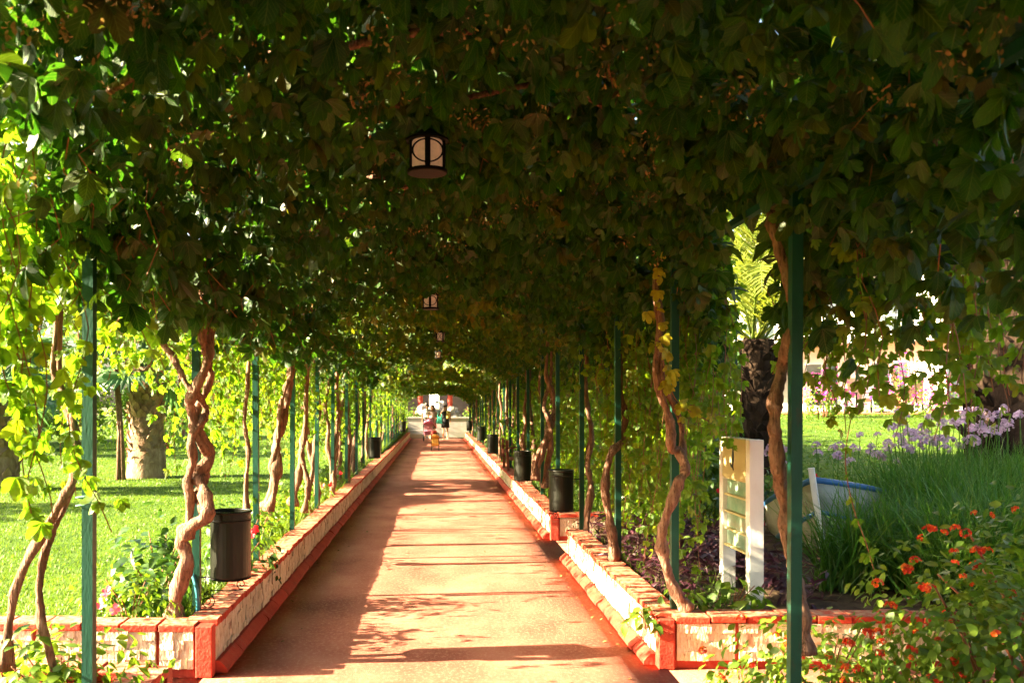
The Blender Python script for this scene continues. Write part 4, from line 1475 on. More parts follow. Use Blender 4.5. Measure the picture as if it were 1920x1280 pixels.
# lilac flowers on stalks
rl = random.Random(77)
fm = []
for k in range(3):
    n_ = 16
    ph = np.arccos(rng.uniform(-.2, 1, n_)); th = rng.uniform(0, 6.28, n_)
    c = np.stack([.035 * np.sin(ph) * np.cos(th), .035 * np.sin(ph) * np.sin(th), .03 * np.cos(ph)], 1)
    fm.append(cloud_mesh('flower_head', T_FLOWER, c, frames(c, rng.normal(0, 1, c.shape)), rng.uniform(.016, .024, n_), M['lilac']))
def lilac_clump(label, bx, by, n, rad, h):
    z = hR(bx, by)
    t = empty('lilac_flower_clump', (bx, by, z), 0, label, 'flowers', 'lilac flower clumps')
    m = MB()
    for i in range(n):
        x, y = rl.uniform(-rad, rad), rl.uniform(-rad * .6, rad * .6)
        hh = h * rl.uniform(.7, 1.1)
        tip = Vector((x * 1.2, y * 1.2, hh))
        m.tube([(x, y, 0), (x * 1.05, y * 1.05, hh * .5), tip], .004, 4, cap=False)
        s = rl.uniform(.9, 1.5)
        inst('flower_head', fm[i % 3], t, Matrix.Translation(tip) @ Euler((rl.uniform(-.5, .5), rl.uniform(-.5, .5), rl.uniform(0, 6))).to_matrix().to_4x4() @ Matrix.Diagonal((s, s, s, 1)))
    m.build('stalks', M['tall_grass'], t)
    c = np.stack([rng.uniform(-rad, rad, 500), rng.uniform(-rad * .7, rad * .7, 500), np.zeros(500)], 1)
    s = rng.uniform(.35, .75, 500) * h
    cloud('leaves', T_BLADE, c, up_frames(500, .6), np.stack([s * .6, s, s], 1), M['tall_grass'], t)
lilac_clump('pale lilac flower drift in front of the big palm trunk', 4.9, 8.9, 55, .42, 1.0)
lilac_clump('sparse lilac flowers above the blue striped boat', 4.0, 9.25, 20, .6, .85)
lilac_clump('lilac flower heads at the right photo edge beside the palm', 5.1, 7.9, 14, .35, 1.15)

# red zinnias behind the boat
shrub('flower_bush', 'low bush with red flowers behind the boat', (3.3, 9.3, .5), (.7, .4), .5, 500, T_OVAL, M['bush_dark'], (.05, .09),
      flower=hibiscus_flowers([(-.5, -.3, .3), (-.3, -.35, .4), (.1, -.35, .35), (.4, -.3, .3), (.5, -.2, .42)], M['hibiscus']))


# =================================================================== PALMS
def palm_trunk(t, H, r0, r1, mat, stubmat, rows, per, ssz, name='leaf_base'):
    MB().lathe([(r0 * 1.12, -.1), (r0 * 1.05, .1), (r0, .4), ((r0 + r1) / 2, H * .5), (r1, H)], 20).build('trunk', mat, t, smooth=True)
    vs = [(-.5, 0, 0), (.5, 0, 0), (.42, -.35, .55), (-.42, -.35, .55), (-.12, -.62, 1), (.12, -.62, 1), (.1, -.4, .96), (-.1, -.4, .96), (.42, -.02, .6), (-.42, -.02, .6)]
    fs = [(0, 1, 2, 3), (3, 2, 5, 4), (4, 5, 6, 7), (7, 6, 8, 9), (1, 8, 6, 5, 2), (0, 3, 4, 7, 9)]
    me = [MB().add([(v[0] * random.uniform(.9, 1.1), v[1] * random.uniform(.7, 1.2), v[2] * random.uniform(.9, 1.1)) for v in vs], fs).mesh(name, stubmat) for _ in range(4)]
    rr = random.Random(int(H * 100 + r0 * 1000))
    for i in range(rows):
        z = .25 + (H - .3) * i / rows
        rad = r0 + (r1 - r0) * z / H
        for j in range(per):
            a = 2 * math.pi * (j + .5 * (i % 2)) / per + rr.uniform(-.08, .08)
            if math.sin(a) > .45: continue            # far side of the trunk
            s = ssz * rr.uniform(.8, 1.2)
            w_ = 2 * math.pi * rad / per * rr.uniform(.8, 1.05)
            inst(name, me[rr.randrange(4)], t, Matrix.Translation((rad * .97 * math.cos(a), rad * .97 * math.sin(a), z + rr.uniform(-.02, .02))) @ Matrix.Rotation(a + math.pi / 2, 4, 'Z') @ Matrix.Rotation(rr.uniform(-.35, .35), 4, 'Y') @ Matrix.Rotation(rr.uniform(-.25, .25), 4, 'X') @ Matrix.Diagonal((w_ * rr.uniform(.7, 1.1), s * rr.uniform(.4, .9), s * rr.uniform(.7, 1.2), 1)))


def feather_frond(L, n=34, seed=0, mat='frond'):
    rr = random.Random(seed)
    v, f = [], []
    mb = MB()
    pts = [Vector((0, L * (.95 * math.sin(t * 1.35) / math.sin(1.35)), L * (.42 * math.sin(t * 2.4)) - .12 * L * t * t * t)) for t in [i / 12 for i in range(13)]]
    mb.tube(pts, [.016 * (1 - .07 * i) for i in range(13)], 5)
    for i in range(n):
        t = .12 + .88 * i / n
        k = min(11, int(t * 12)); fr = t * 12 - k
        p = pts[k].lerp(pts[k + 1], fr)
        tang = (pts[k + 1] - pts[k]).normalized()
        l_ = L * .3 * (math.sin(math.pi * min(1, t * .9 + .12)) * .8 + .2)
        for s in (-1, 1):
            d = (Vector((s, 0, 0)) * .8 + tang * .75 + Vector((0, 0, rr.uniform(-.05, .3)))).normalized()
            q = p + d * l_ + Vector((0, 0, -.12 * l_))
            mid = p + d * l_ * .5
            wv = tang * .014 * L / 2
            b = len(mb.v)
            mb.v += [tuple(p - wv), tuple(p + wv), tuple(mid + wv * 1.2), tuple(mid - wv * 1.2), tuple(q)]
            mb.f += [(b, b + 1, b + 2, b + 3), (b + 3, b + 2, b + 4)]
    return mb.mesh('frond', M[mat])


def fan_leaf(seed, mat='fan'):
    rr = random.Random(seed)
    mb = MB()
    mb.tube([(0, 0, 0), (0, .35, .1), (0, .7, .12)], .012, 5)
    o_ = Vector((0, .7, .12))
    n = 22
    for i in range(n):
        a = R(-115 + 230 * i / (n - 1)); L = .62 * (1 - .25 * abs(i / (n - 1) - .5)) * rr.uniform(.92, 1.05)
        d = Vector((math.sin(a), math.cos(a), 0)); s = Vector((math.cos(a), -math.sin(a), 0))
        m1 = o_ + d * L * .6 + Vector((0, 0, .03)); tip = o_ + d * L + Vector((0, 0, -.12 * L))
        b = len(mb.v)
        mb.v += [tuple(o_), tuple(m1 - s * .04 + Vector((0, 0, -.015))), tuple(m1 + Vector((0, 0, .015))), tuple(m1 + s * .04 + Vector((0, 0, -.015))), tuple(tip)]
        mb.f += [(b, b + 1, b + 2), (b, b + 2, b + 3), (b + 1, b + 4, b + 2), (b + 2, b + 4, b + 3)]
    return mb.mesh('fan_leaf', M[mat])


FR = [feather_frond(1.9, 36, s) for s in (1, 2, 3)]
FN = [fan_leaf(s) for s in (1, 2, 3)]


def crown(t, H, meshes, n, el=(-20, 75), name='frond', scale=(.85, 1.15), seed=1):
    rr = random.Random(seed)
    for i in range(n):
        a = 2.399 * i + rr.uniform(-.2, .2); e = R(el[0] + (el[1] - el[0]) * (i / n) + rr.uniform(-8, 8))
        s = rr.uniform(*scale)
        inst(name, meshes[i % len(meshes)], t, Matrix.Translation((.08 * math.cos(a), .08 * math.sin(a), H - .05)) @ Matrix.Rotation(a, 4, 'Z') @ Matrix.Rotation(e, 4, 'X') @ Matrix.Diagonal((s, s, s, 1)))


pl = P(275, 895, 17.9)
t = empty('palm_tree', (pl.x, pl.y, hL(pl.x, pl.y) - .02), 0, 'fan palm with stubby criss-cross trunk on the left lawn', 'palm tree')
palm_trunk(t, 2.2, .34, .3, M['palm_bark'], M['palm_stub'], 16, 12, .15)
MB().lathe([(.4, 0), (.37, .25), (.36, .55), (.33, .6)], 24, cap=False).build('root_skirt', M['palm_bark'], t, smooth=True)
crown(t, 2.2, FN, 30, (-25, 70), 'fan_leaf', (1.2, 1.8), 4)
t = empty('palm_tree', (-7.4, 15.2, .2), 0, 'shaggy palm trunk at the left photo edge', 'palm tree')
palm_trunk(t, 1.8, .36, .32, M['palm_bark'], M['palm_stub'], 9, 9, .22)
crown(t, 1.8, FN, 22, (-30, 60), 'fan_leaf', (1.0, 1.4), 5)
t = empty('palm_tree', (-11.5, 24, .3), 0, 'distant palm on the left lawn near the hedge', 'palm tree')
palm_trunk(t, 2.2, .3, .27, M['palm_bark'], M['palm_stub'], 9, 9, .22)
crown(t, 2.2, FN, 18, (-30, 60), 'fan_leaf', (1.0, 1.4), 6)
pr = (4.95, 14.0)
t = empty('palm_tree', (*pr, hR(*pr) - .05), 0, 'feathery yellow-green palm seen between the two nearest right posts', 'palm tree')
palm_trunk(t, 2.1, .26, .24, M['palm_shaded'], M['palm_shaded'], 12, 9, .2)
crown(t, 2.1, FR, 34, (-15, 80), 'frond', (.95, 1.3), 7)
t = empty('palm_tree', (6.0, 9.3, hR(6.0, 9.3) - .05), 0, 'massive ringed palm trunk at right photo edge', 'palm tree')
palm_trunk(t, 4.2, .52, .5, M['palm_shaded'], M['palm_shaded'], 22, 10, .26)
crown(t, 4.2, FR, 26, (-10, 75), 'frond', (1.2, 1.6), 8)
pr = (4.6, 15.6)
t = empty('palm_tree', (*pr, hR(*pr) - .05), R(0), 'small slanting palm stump behind the creeper curtain', 'palm tree')
palm_trunk(t, 1.2, .3, .26, M['palm_bark'], M['palm_stub'], 7, 9, .2)
crown(t, 1.2, FN, 12, (0, 70), 'fan_leaf', (.8, 1.1), 9)

# thin bare canes beside the left palm
for i, (x, lab) in enumerate(((222, 'slanting bare cane left of the fan palm'), (232, 'second bare cane leaning against the fan palm'))):
    t = empty('cane', P(x, 850, 17.2), 0, lab, 'cane')
    MB().tube([(0, 0, -.6), (.02 - .06 * i, 0, .4), (-.06 - .05 * i, 0, 1.6)], [.05, .04, .03], 7).build('stem', M['bark'], t, smooth=True)


# =================================================================== TREES AND HEDGES BEHIND
def tree(label, base, h, r_, n, mat='tree', group=None, size=(.18, .3), low=.1):
    t = empty('tree', base, 0, label, 'tree', group)
    rr = random.Random(int(base[0] * 31 + base[1] * 17))
    MB().tube(spline([(0, 0, -.2), (rr.uniform(-.1, .1), 0, h * .25), (rr.uniform(-.2, .2), rr.uniform(-.2, .2), h * .55), (0, 0, h * .85)], 4), [.16 * h / 5 * (1 - .06 * i) for i in range(13)], 8).build('trunk', M['bark'], t, smooth=True)
    for i in range(5):
        a = rr.uniform(0, 6.28)
        MB().tube(spline([(0, 0, h * .35), (r_ * .4 * math.cos(a), r_ * .4 * math.sin(a), h * .55), (r_ * .75 * math.cos(a), r_ * .75 * math.sin(a), h * rr.uniform(.6, .85))], 4), [.07 * h / 5 * (1 - .08 * j) for j in range(9)], 6).build('limb', M['bark'], t, smooth=True)
    nb = 14
    cen = []
    for i in range(nb):
        a = rr.uniform(0, 6.28); q = rr.uniform(.2, .8)
        cen.append((r_ * q * math.cos(a), r_ * q * math.sin(a), h * (low + (.95 - low) * rr.random()), r_ * rr.uniform(.3, .5)))
    C = []
    for (x, y, z, q) in cen:
        k = n // nb
        d = nrm(rng.normal(0, 1, (k, 3))) * (q * (.5 + .5 * rng.random((k, 1)) ** .5))
        C.append(d * np.array([1, 1, .8]) + np.array([x, y, z]))
    C = np.concatenate(C)
    C[:, 2] = np.maximum(C[:, 2], .1)
    cloud('crown', T_3, C, hang_frames(len(C), (0, 85)), rng.uniform(size[0], size[1], len(C)), M[mat], t)
    return t


GT = 'trees behind the lawns'
for i, (x, y, h, r_, lab) in enumerate([
        (-9.5, 34, 4.2, 2.4, 'rounded bright tree behind the left lawn beside the tunnel'),
        (-14, 32, 5.2, 3.0, 'tree behind the fan palm on the left lawn'),
        (-18.5, 30, 6.2, 3.4, 'bushy tree behind left lawn between palm and photo edge'),
        (-23, 27, 6.5, 3.2, 'tree at the left photo edge beyond the lawn'),
        (-6.0, 40, 3.0, 1.8, 'low tree far behind the left posts'),
        (-6, 53, 5.5, 3.0, 'dark tree left of the tunnel end'),
        (-11, 55, 7.5, 3.6, 'tall tree far behind the left lawn'),
        (6.5, 52, 6.0, 3.2, 'dark tree right of the tunnel end'),
        (4.6, 30, 3.2, 1.7, 'small tree behind the right creeper wall'),
        (9.5, 40, 6.5, 2.8, 'tree behind the right terrace'),
        (16, 21, 5.5, 2.6, 'tree on the right lawn beside the terrace'),
        (11.8, 13.5, 6.0, 2.4, 'leafy tree behind the massive palm trunk'),
        (-13.5, 6.6, 4.2, 1.5, 'nearer tree outside the left photo edge shading the front lawn'),
        (-15.5, 10.8, 5.0, 1.7, 'farther tree outside the left photo edge shading the lawn')]):
    tree(lab, (x, y, (hL if x < 0 else hR)(x, min(y, 60)) - .05 if y < 50 else 0), h, r_, 2600, 'tree' if i % 3 else 'bush', GT)
for i, (x, y, w_, h, lab) in enumerate([(-8, 27, 2.2, 1.3, 'low dark hedge bush right behind the fan palm'), (-13, 25.5, 2.4, 1.5, 'hedge bush at back of the left lawn'),
                                     (-3.6, 30, 1.4, 1.2, 'bush behind the far left posts'), (3.4, 12.6, .9, 1.1, 'green bush behind the white signboard'),
                                     (3.0, 10.9, .6, .8, 'small dark bush left of the signboard'),
                                     (-5.5, 46, 1.8, 2.4, 'hedge bush at back of lawn nearest the tunnel'), (-9.5, 47, 2.4, 2.8, 'hedge bush at back of lawn behind the third left post'),
                                     (-14.5, 46, 2.6, 3.0, 'hedge bush at back of lawn behind the second left post'), (-19.5, 45, 2.8, 3.2, 'hedge bush at back of lawn behind the fan palm crown'),
                                     (-25, 44, 3.0, 3.4, 'hedge bush at back of lawn near the left photo edge')]):
    shrub('hedge_bush', lab, (x, y, (hL if x < 0 else hR)(x, y)), (w_, w_ * .7), h, 1600, T_ONE, M['bush_dark'] if i % 2 else M['bush'], (.09, .16), group='bushes on the lawns')

# bougainvillea by the terrace
def bougain(label, base, rad, h):
    t = shrub('bougainvillea', label, base, rad, h, 500, T_OVAL, M['bush'], (.07, .11), group='magenta bougainvilleas on the terrace', nstem=6)
    n = 620
    th = rng.uniform(0, 6.28, n); ph = np.arccos(rng.uniform(0, 1, n))
    cl_ = rng.normal(0, .1, (n, 3)) 
    C = np.stack([rad[0] * 1.05 * np.sin(ph) * np.cos(th), rad[1] * 1.05 * np.sin(ph) * np.sin(th), h * .3 + h * .75 * np.cos(ph)], 1) + cl_
    keep = np.sin(th * 4 + ph * 3) > .35
    C = C[keep]
    cloud('blossom', T_FLOWER, C, frames(C + rng.normal(0, .4, C.shape), rng.normal(0, 1, C.shape)), rng.uniform(.04, .065, len(C)), M['magenta'], t)
for px_, py_, z_, rd, h_, lab in ((1548, 770, 25, .7, 1.2, 'pink bougainvillea beside the tan terrace chairs'), (1690, 770, 25.5, .75, 1.7, 'tall magenta bougainvillea on the terrace edge'), (1765, 775, 25, .6, 1.1, 'small magenta bougainvillea next to the palm trunk')):
    p = P(px_, py_, z_)
    bougain(lab, (p.x, p.y, hR(p.x, p.y)), (rd, rd * .8), h_)

# =================================================================== TERRACE ON THE RIGHT
TZ = 1.42
MB().box((14, 33.5, TZ - .25), (22, 12, .5)).build('terrace', M['terracotta'])
tag(bpy.data.objects['terrace'], kind='structure')
def chair(px_, z_, label, rz=0):
    p = P(px_, 770, z_)
    t = empty('terrace_chair', (p.x, p.y, TZ + .004), rz, label, 'chair', 'tan chairs on the terrace')
    for sx in (-.27, .27):
        MB().bar((sx, -.25, 0), (sx, -.25, .62), .035).build('leg', M['iron'], t)
        MB().bar((sx, .28, 0), (sx, .22, .62), .035).build('leg', M['iron'], t)
        MB().bar((sx, -.27, .62), (sx, .26, .64), .05, .03).build('armrest', M['iron'], t)
    MB().box((0, 0, .4), (.52, .52, .12)).build('seat', M['tan'], t, bevel=.02)
    MB().box((0, .27, .78), (.56, .1, .72), Matrix.Rotation(R(-10), 3, 'X')).build('backrest', M['tan'], t, bevel=.03)
chair(1352, 29.0, 'tan terrace chair left of the feathery palm', .5)
chair(1500, 28.6, 'tan terrace chair just right of the nearest right post', 2.9)
chair(1610, 29.2, 'tan terrace chair between the two bougainvilleas', .2)
chair(1705, 28.4, 'tan high-backed terrace chair below the magenta bougainvillea', 3.2)
def table(px_, z_, label):
    p = P(px_, 770, z_)
    t = empty('terrace_table', (p.x, p.y, TZ + .004), 0, label, 'table', 'tables on the terrace')
    MB().lathe([(.42, .72), (.43, .73), (.43, .75), (.4, .755)], 24).build('top', M['white'], t)
    MB().tube([(0, 0, .02), (0, 0, .73)], .03, 8).build('stem', M['iron'], t)
    MB().lathe([(.24, 0), (.24, .02), (.04, .045)], 20).build('foot', M['iron'], t)
table(1560, 29.6, 'round white terrace table behind the pink bougainvillea')
table(1655, 29.4, 'round white terrace table left of the high-backed chair')
table(1400, 30.0, 'round white terrace table behind the feathery palm')

bd = empty('terrace_building', (17, 43, 0), R(-38), 'white hotel building with balconies behind the right terrace', 'building')
MB().box((0, 2.5, 5.2), (24, 5, 8.6)).build('wall', M['whitewall'], bd)
for i in range(8):
    x = -10.4 + i * 2.9
    for k, z in enumerate((TZ + 1.2, TZ + 4.4)):
        w_ = MB().box((x, -.02, z), (1.5, .08, 2.1)).build('window', M['white'], bd)
        MB().box((x - .36, -.075, z), (.64, .04, 1.9)).build('pane', M['glassdark'], w_)
        MB().box((x + .36, -.075, z), (.64, .04, 1.9)).build('pane', M['glassdark'], w_)
for k, z in enumerate((TZ + 3.1,)):
    b_ = MB().box((0, -.7, z), (23, 1.4, .18)).build('balcony', M['whitewall'], bd)
    for i in range(60):
        MB().box((-11.3 + i * .383, -1.36, z + .55), (.03, .03, .9)).build('baluster', M['white'], b_)
    MB().box((0, -1.36, z + 1.03), (23, .06, .06)).build('handrail', M['white'], b_)
MB().box((0, 2.5, 9.6), (24.8, 5.8, .25)).build('roof', M['roof_tile'], bd)
MB().add([(-5.2, -2.2, TZ + 1.9), (-.4, -2.2, TZ + 1.9), (-.4, -.06, TZ + 2.6), (-5.2, -.06, TZ + 2.6), (-5.2, -2.2, TZ + 1.65), (-.4, -2.2, TZ + 1.65), (-.4, -.06, TZ + 2.52), (-5.2, -.06, TZ + 2.52)],
         [(0, 1, 2, 3), (0, 4, 5, 1), (7, 6, 5, 4), (0, 3, 7, 4), (1, 5, 6, 2)]).build('awning', M['awning'], bd)

# thin green garden frame beside the palm
p0 = P(1380, 580, 9.0); p1 = P(1380, 812, 9.0)
t = empty('garden_pole', (p1.x, p1.y, hR(p1.x, p1.y)), 0, 'thin green pipe frame standing between sign and creeper curtain', 'pole')
zt = p0.z - hR(p1.x, p1.y)
MB().tube([(0, 0, -.1), (0, 0, zt)], .012, 8).build('pipe', M['post'], t)
MB().tube([(0, 0, zt - .01), (-.35, 0, zt - .01)], .01, 8).build('rail', M['post'], t)
MB().tube([(0, 0, zt - .58), (-.35, 0, zt - .58)], .01, 8).build('rail', M['post'], t)

# =================================================================== THE TUNNEL'S END
M['endwall'] = nmat('white_render_shaded', [(.3, .28, .26), (.4, .37, .34)], 1.5, .85, .3, 25, spec=.15, vary=.04)  # white wall, greyed: its shade is put into the colour
t = empty('end_wall', (.3, 46.6, 0), 0, 'low white wall closing the far end of the path', 'wall')
MB().box((-.2, .15, .5), (4.2, .3, 1.0)).build('wall', M['endwall'], t, bevel=.02)
MB().box((-.2, .15, 1.03), (4.3, .4, .06)).build('coping', M['endwall'], t)
MB().box((-1.5, -.6, .12), (1.6, 1.2, .24)).build('step', M['endwall'], t)
MB().box((-1.6, -.3, .3), (1.4, .6, .2)).build('step', M['endwall'], t)
rk = random.Random(9)
for i, (x, y, s, lab) in enumerate(((-.6, 48.4, 1.0, 'large pale boulder behind the woman in grey top'), (.7, 48.6, .9, 'pale boulder behind the woman in black dress'), (-1.1, 47.8, .6, 'smaller pale boulder at left of the end wall'), (.1, 49.4, 1.1, 'pale boulder between the two big ones'))):
    m = MB(); m.blob((0, 0, s * .6), (s * .62, s * .6, s * .68), 12, 9, .18, rk)
    o = m.build('boulder', M['rock'], loc=(x, y, .45)); tag(o, lab, 'boulder', 'pale boulders at the tunnel end')
bd = empty('end_building', (0, 54, 0), 0, 'shaded brown building with red columns beyond the tunnel end', 'building')
MB().box((-4.05, 1.5, 2.2), (7.1, 3, 4.4)).build('wall', M['dark_wall'], bd)
MB().box((4.1, 1.5, 2.2), (8.0, 3, 4.4)).build('wall', M['dark_wall'], bd)
MB().box((0, 1.5, 4.5), (16, 3.6, .3)).build('roof', M['roof_tile'], bd)
for x in (-1.0, .75, -3.2, 3.2):
    MB().lathe([(.2, 0), (.2, .15), (.15, .2), (.14, 4.1), (.2, 4.2), (.2, 4.34)], 16, (x, -.5, 0)).build('column', M['red'], bd, smooth=False)
for x in (-3, -5.4, 3.0, 5.6):
    w_ = MB().box((x, -.03, 2.0), (1.3, .08, 1.8)).build('window', M['wood_red'], bd)
    MB().box((x, -.08, 2.0), (1.1, .04, 1.6)).build('pane', M['glassdark'], w_)
bd = empty('white_house', (.2, 66, 0), R(-38), 'sunlit white house glimpsed through the end of the tunnel', 'building')
MB().box((0, 3, 3), (7, 6, 6)).build('wall', M['whitewall'], bd)
MB().box((0, 3, 6.15), (7.6, 6.6, .3)).build('roof', M['roof_tile'], bd)
for x in (-2.2, 2.2):
    w_ = MB().box((x, -.03, 3.2), (1.1, .08, 1.5)).build('window', M['wood_red'], bd)
    MB().box((x, -.08, 3.2), (.9, .04, 1.3)).build('pane', M['glassdark'], w_)
shrub('end_shrub', 'clipped green bush left of the boulders at tunnel end', (-1.25, 47.2, .2), (.45, .4), 1.3, 900, T_ONE, M['bush'], (.09, .14), cat='shrub')
shrub('end_shrub', 'leafy bush right of the boulders at tunnel end', (1.9, 47.6, .2), (.5, .4), 1.5, 900, T_ONE, M['bush'], (.09, .14), cat='shrub')


# =================================================================== PEOPLE
def person(label, loc, h, rz, skin, hair, clothes, pose, longhair=False, child=False):
    """one skinned body; clothes and hair are children. z up, faces -Y"""
    t = empty('person', loc, rz, label, 'person')
    k = h / 1.65
    hs = 1.35 if child else 1.0
    J = {'pel': (0, 0, .92, .105), 'waist': (0, .0, 1.06, .09), 'chest': (0, .0, 1.24, .105), 'neck': (0, .005, 1.40, .045), 'chin': (0, -.005, 1.45, .052), 'head': (0, -.01, 1.53, .082 * hs), 'crown': (0, .0, 1.6, .066 * hs),
         'nose': (0, -.085 * hs, 1.515, .012)}
    E = [('pel', 'waist'), ('waist', 'chest'), ('chest', 'neck'), ('neck', 'chin'), ('chin', 'head'), ('head', 'crown')]
    for s, nm in ((-1, 'r'), (1, 'l')):
        st, be, el_, ha = pose[nm]
        J['sh' + nm] = (s * .165, .0, 1.345, .048); E.append(('chest', 'sh' + nm))
        J['el' + nm] = (s * .165 + el_[0], el_[1], 1.345 + el_[2], .036); E.append(('sh' + nm, 'el' + nm))
        J['wr' + nm] = (J['el' + nm][0] + ha[0], J['el' + nm][1] + ha[1], J['el' + nm][2] + ha[2], .024); E.append(('el' + nm, 'wr' + nm))
        d = Vector(ha).normalized()
        w = Vector(J['wr' + nm][:3])
        J['pa' + nm] = (*(w + d * .06), .024); E.append(('wr' + nm, 'pa' + nm))
        side = d.cross(Vector((1, 0, 0)) if abs(d.x) < .8 else Vector((0, 1, 0))).normalized()
        for q in range(4):
            fp = w + d * (.13 + .012 * (1.5 - abs(q - 1.4))) + side * (q - 1.5) * .019
            J[f'f{q}{nm}'] = (*fp, .008); E.append(('pa' + nm, f'f{q}{nm}'))
        J['th' + nm] = (*(w + d * .06 + side * -.05), .009); E.append(('wr' + nm, 'th' + nm))
        J['hip' + nm] = (s * .085, 0, .86, .082); E.append(('pel', 'hip' + nm))
        J['kn' + nm] = (s * .09, -.03 + st * .5 - be * .05, .48, .052); E.append(('hip' + nm, 'kn' + nm))
        J['an' + nm] = (s * .09, st + be * .06, .09, .034); E.append(('kn' + nm, 'an' + nm))
        J['to' + nm] = (s * .1, st - .15 + be * .03, .03, .026); E.append(('an' + nm, 'to' + nm))
    names = list(J)
    me = bpy.data.meshes.new('body')
    me.from_pydata([tuple(c * k for c in J[n][:3]) for n in names], [(names.index(a), names.index(b)) for a, b in E + [('head', 'nose')]], [])
    o = bpy.data.objects.new('body', me); link(o, t)
    o.modifiers.new('skin', 'SKIN')
    if not me.skin_vertices:
        b = bmesh.new(); b.from_mesh(me); b.verts.layers.skin.verify(); b.to_mesh(me); b.free()
    for i, n in enumerate(names):
        sv = me.skin_vertices[0].data[i]
        sv.radius = (J[n][3] * k, J[n][3] * k); sv.use_root = (n == 'pel')
    ss = o.modifiers.new('sub', 'SUBSURF'); ss.levels = 1; ss.render_levels = 1
    me.materials.append(M[skin])
    # hair
    mb = MB(); mb.blob((0, .022 * k, 1.575 * k), (.098 * hs * k, .1 * hs * k, .1 * hs * k), 14, 9, .05)
    if longhair:
        mb.blob((0, .075 * k, 1.42 * k), (.1 * k, .055 * k, .19 * k), 12, 8, .08)
    mb.build('hair', M[hair], t, smooth=True)
    for s in (-1, 1):
        MB().blob((s * .03 * hs * k, -.082 * hs * k, 1.54 * k), (.009 * k,) * 3, 6, 5).build('eye', M['c_black'], t)
    for nm, mat, prof, sx, sy in clothes:
        mb = MB(); mb.lathe([(r_ * k, z * k) for r_, z in prof], 20, (0, 0, 0), sx, sy, cap=False)
        oo = mb.build(nm, M[mat], t, smooth=True)
        sd = oo.modifiers.new('thick', 'SOLIDIFY'); sd.thickness = .008
    return t


def shoulder_bag(label, loc):
    t = empty('shoulder_bag', loc, 0, label, 'bag')
    MB().box((0, 0, 0), (.28, .12, .34), None, .8).build('body', M['c_greenbag'], t, bevel=.03)
    MB().tube([(-.1, 0, .15), (-.08, .02, .36), (0, .03, .46), (.08, .02, .36), (.1, 0, .15)], .012, 6).build('strap', M['c_greenbag'], t)


ARM = lambda: (0, 0, (.03, .02, -.27), (.0, -.03, -.24))
pushing = {'r': (-.05, 0, (-.05, .02, -.26), (.03, -.2, -.08)), 'l': (.12, .2, (.05, .02, -.26), (-.03, -.2, -.08))}
walkp = {'r': (.1, .3, (-.06, .04, -.26), (-.01, -.06, -.23)), 'l': (-.12, 0, (.06, -.02, -.26), (.01, -.06, -.23))}
DRESS = [(.105, 1.36), (.125, 1.3), (.13, 1.2), (.11, 1.08), (.135, .95), (.15, .8), (.165, .58)]
pA = P(811, 822, 43.5); pB = P(835, 824, 43.2); pC = P(801, 821, 45.0)
person('woman in black dress with yellow towel over her shoulder', (pB.x, pB.y, .0), 1.7, .05, 'c_skin', 'c_hair', [('dress', 'c_black', DRESS, 1.15, .82)], walkp, True)
person('woman in pale pinkish top and pink skirt pushing a pushchair', (pA.x, pA.y, .0), 1.66, -.05, 'c_skin', 'c_hair_brown',
       [('top', 'c_pinkgrey', [(.105, 1.36), (.13, 1.28), (.13, 1.15), (.122, .98)], 1.15, .82), ('skirt', 'c_pink', [(.122, 1.0), (.15, .85), (.17, .55)], 1.15, .9)], pushing, True)
person('dark-haired person in grey shirt walking behind the two women', (pC.x, pC.y, .0), 1.72, .1, 'c_skin2', 'c_hair',
       [('shirt', 'c_greyshirt', [(.11, 1.37), (.145, 1.28), (.145, 1.1), (.15, .85)], 1.15, .85), ('shorts', 'c_black', [(.15, .95), (.17, .8), (.18, .52)], 1.1, .85)], walkp)
shoulder_bag('green shoulder bag on the woman in pink skirt', (pA.x + .27, pA.y - .02, .98))
shoulder_bag('green shoulder bag of the woman in black dress', (pB.x - .27, pB.y - .04, .95))
m = MB()
tw = [(-.05, -.13), (.1, -.14), (.17, -.1)]
vs = []
for i in range(7):
    t_ = i / 6
    for x in (.05, .22):
        vs.append((x, -.15 - .02 * math.sin(t_ * 3) if t_ < .6 else -.15 + .3 * (t_ - .6) / .4, 1.02 + .38 * min(1, t_ / .6) - (.0 if t_ < .6 else .02 * t_)))
m.add(vs, [(2 * i, 2 * i + 1, 2 * i + 3, 2 * i + 2) for i in range(6)])
o = m.build('towel', M['c_towel'], loc=(pB.x, pB.y, .0), smooth=True); tag(o, 'yellow towel over the shoulder of the woman in black', 'towel')
o.modifiers.new('thick', 'SOLIDIFY').thickness = .02
pK = P(814, 842, 34.2)
person('toddler in red top pushing a small yellow pushchair', (pK.x, pK.y, .0), .86, 0, 'c_skin', 'c_hair_brown', [('top', 'c_red', [(.11, 1.36), (.14, 1.25), (.15, 1.0), (.16, .86)], 1.1, .9), ('shorts', 'c_orange', [(.15, .9), (.17, .75), (.17, .6)], 1.1, .9)], pushing, False, True)


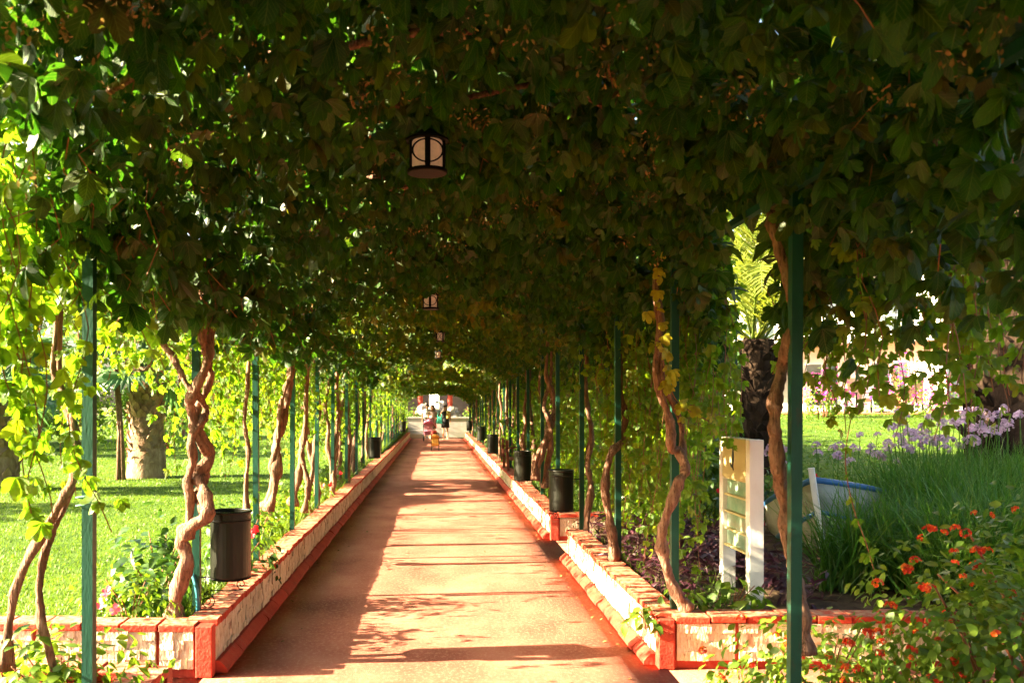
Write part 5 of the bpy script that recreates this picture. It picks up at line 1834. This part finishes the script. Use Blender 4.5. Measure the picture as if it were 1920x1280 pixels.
def pushchair(label, loc, s, hood, seat, rz=0):
    t = empty('pushchair', loc, rz, label, 'pushchair', 'pushchairs on the path')
    for sx in (-.22, .22):
        MB().bar((sx * s, -.3 * s, .1 * s), (sx * s, .35 * s, 1.0 * s), .022).build('frame_tube', M['iron'], t)
        MB().bar((sx * s, .3 * s, .1 * s), (sx * s, -.22 * s, .55 * s), .022).build('frame_tube', M['iron'], t)
        for y in (-.3, .3):
            w_ = MB().tube([(sx * s, (y + .1 * math.cos(a)) * s, (.1 + .1 * math.sin(a)) * s - .0) for a in [R(i * 24) for i in range(15)]], .025 * s, 6, closed=True).build('wheel', M['c_tyre'], t, smooth=True)
            m_ = MB()
            for q in range(4):
                a = R(q * 45)
                m_.bar((sx * s, (y + .09 * math.cos(a)) * s, (.1 + .09 * math.sin(a)) * s), (sx * s, (y - .09 * math.cos(a)) * s, (.1 - .09 * math.sin(a)) * s), .01)
            m_.build('spokes', M['iron'], w_)
    MB().bar((-.22 * s, .35 * s, 1.0 * s), (.22 * s, .35 * s, 1.0 * s), .028).build('handlebar', M['iron'], t)
    MB().box((0, -.05 * s, .42 * s), (.4 * s, .36 * s, .08 * s)).build('seat', M[seat], t, bevel=.02)
    MB().box((0, .14 * s, .62 * s), (.4 * s, .06 * s, .44 * s), Matrix.Rotation(R(-20), 3, 'X')).build('backrest', M[seat], t, bevel=.02)
    MB().box((0, -.24 * s, .36 * s), (.4 * s, .05 * s, .2 * s), Matrix.Rotation(R(20), 3, 'X')).build('apron', M[hood], t, bevel=.015)
    vs, fs = [], []
    for i in range(7):
        a = R(-10 + i * 26)
        for j in range(9):
            b_ = R(j * 22.5)
            vs.append((.24 * s * math.cos(b_), (.16 - .27 * math.sin(a) * (.35 + .65 * math.sin(b_))) * s, (.68 + .05 + .24 * math.sin(b_) * (.55 + .45 * math.cos(a))) * s))
    for i in range(6):
        for j in range(8):
            fs.append((i * 9 + j, i * 9 + j + 1, (i + 1) * 9 + j + 1, (i + 1) * 9 + j))
    o = MB().add(vs, fs).build('hood', M[hood], t, smooth=True)
    o.modifiers.new('thick', 'SOLIDIFY').thickness = .012


pS = P(803, 826, 41.0)
pushchair('large pink hooded pushchair in front of the women', (pS.x, 42.6, 0), 1.05, 'c_hotpink', 'c_pink')
pS = P(816, 845, 33.0)
pushchair('small yellow-orange pushchair in middle of the path', (pS.x, pS.y + .4, 0), .62, 'c_orange', 'c_orange')

# dry leaves lying on the path
n_ = 240
x = np.where(rng.random(n_) < .7, np.sign(rng.normal(0, 1, n_)) * (1.28 - np.abs(rng.normal(0, .12, n_))), rng.uniform(-1.25, 1.25, n_))
y = 4.5 + 26 * rng.random(n_) ** 1.5
c = np.stack([x, y, np.full(n_, .012)], 1)
o = cloud('fallen_leaves', T_ONE, c, frames(rng.normal(0, .25, (n_, 3)) + np.array([0, 0, 1]), rng.normal(0, 1, (n_, 3))), rng.uniform(.02, .05, n_), M['seed'])
tag(o, 'few dry leaves lying along the edges of the path', 'leaves', kind='stuff')
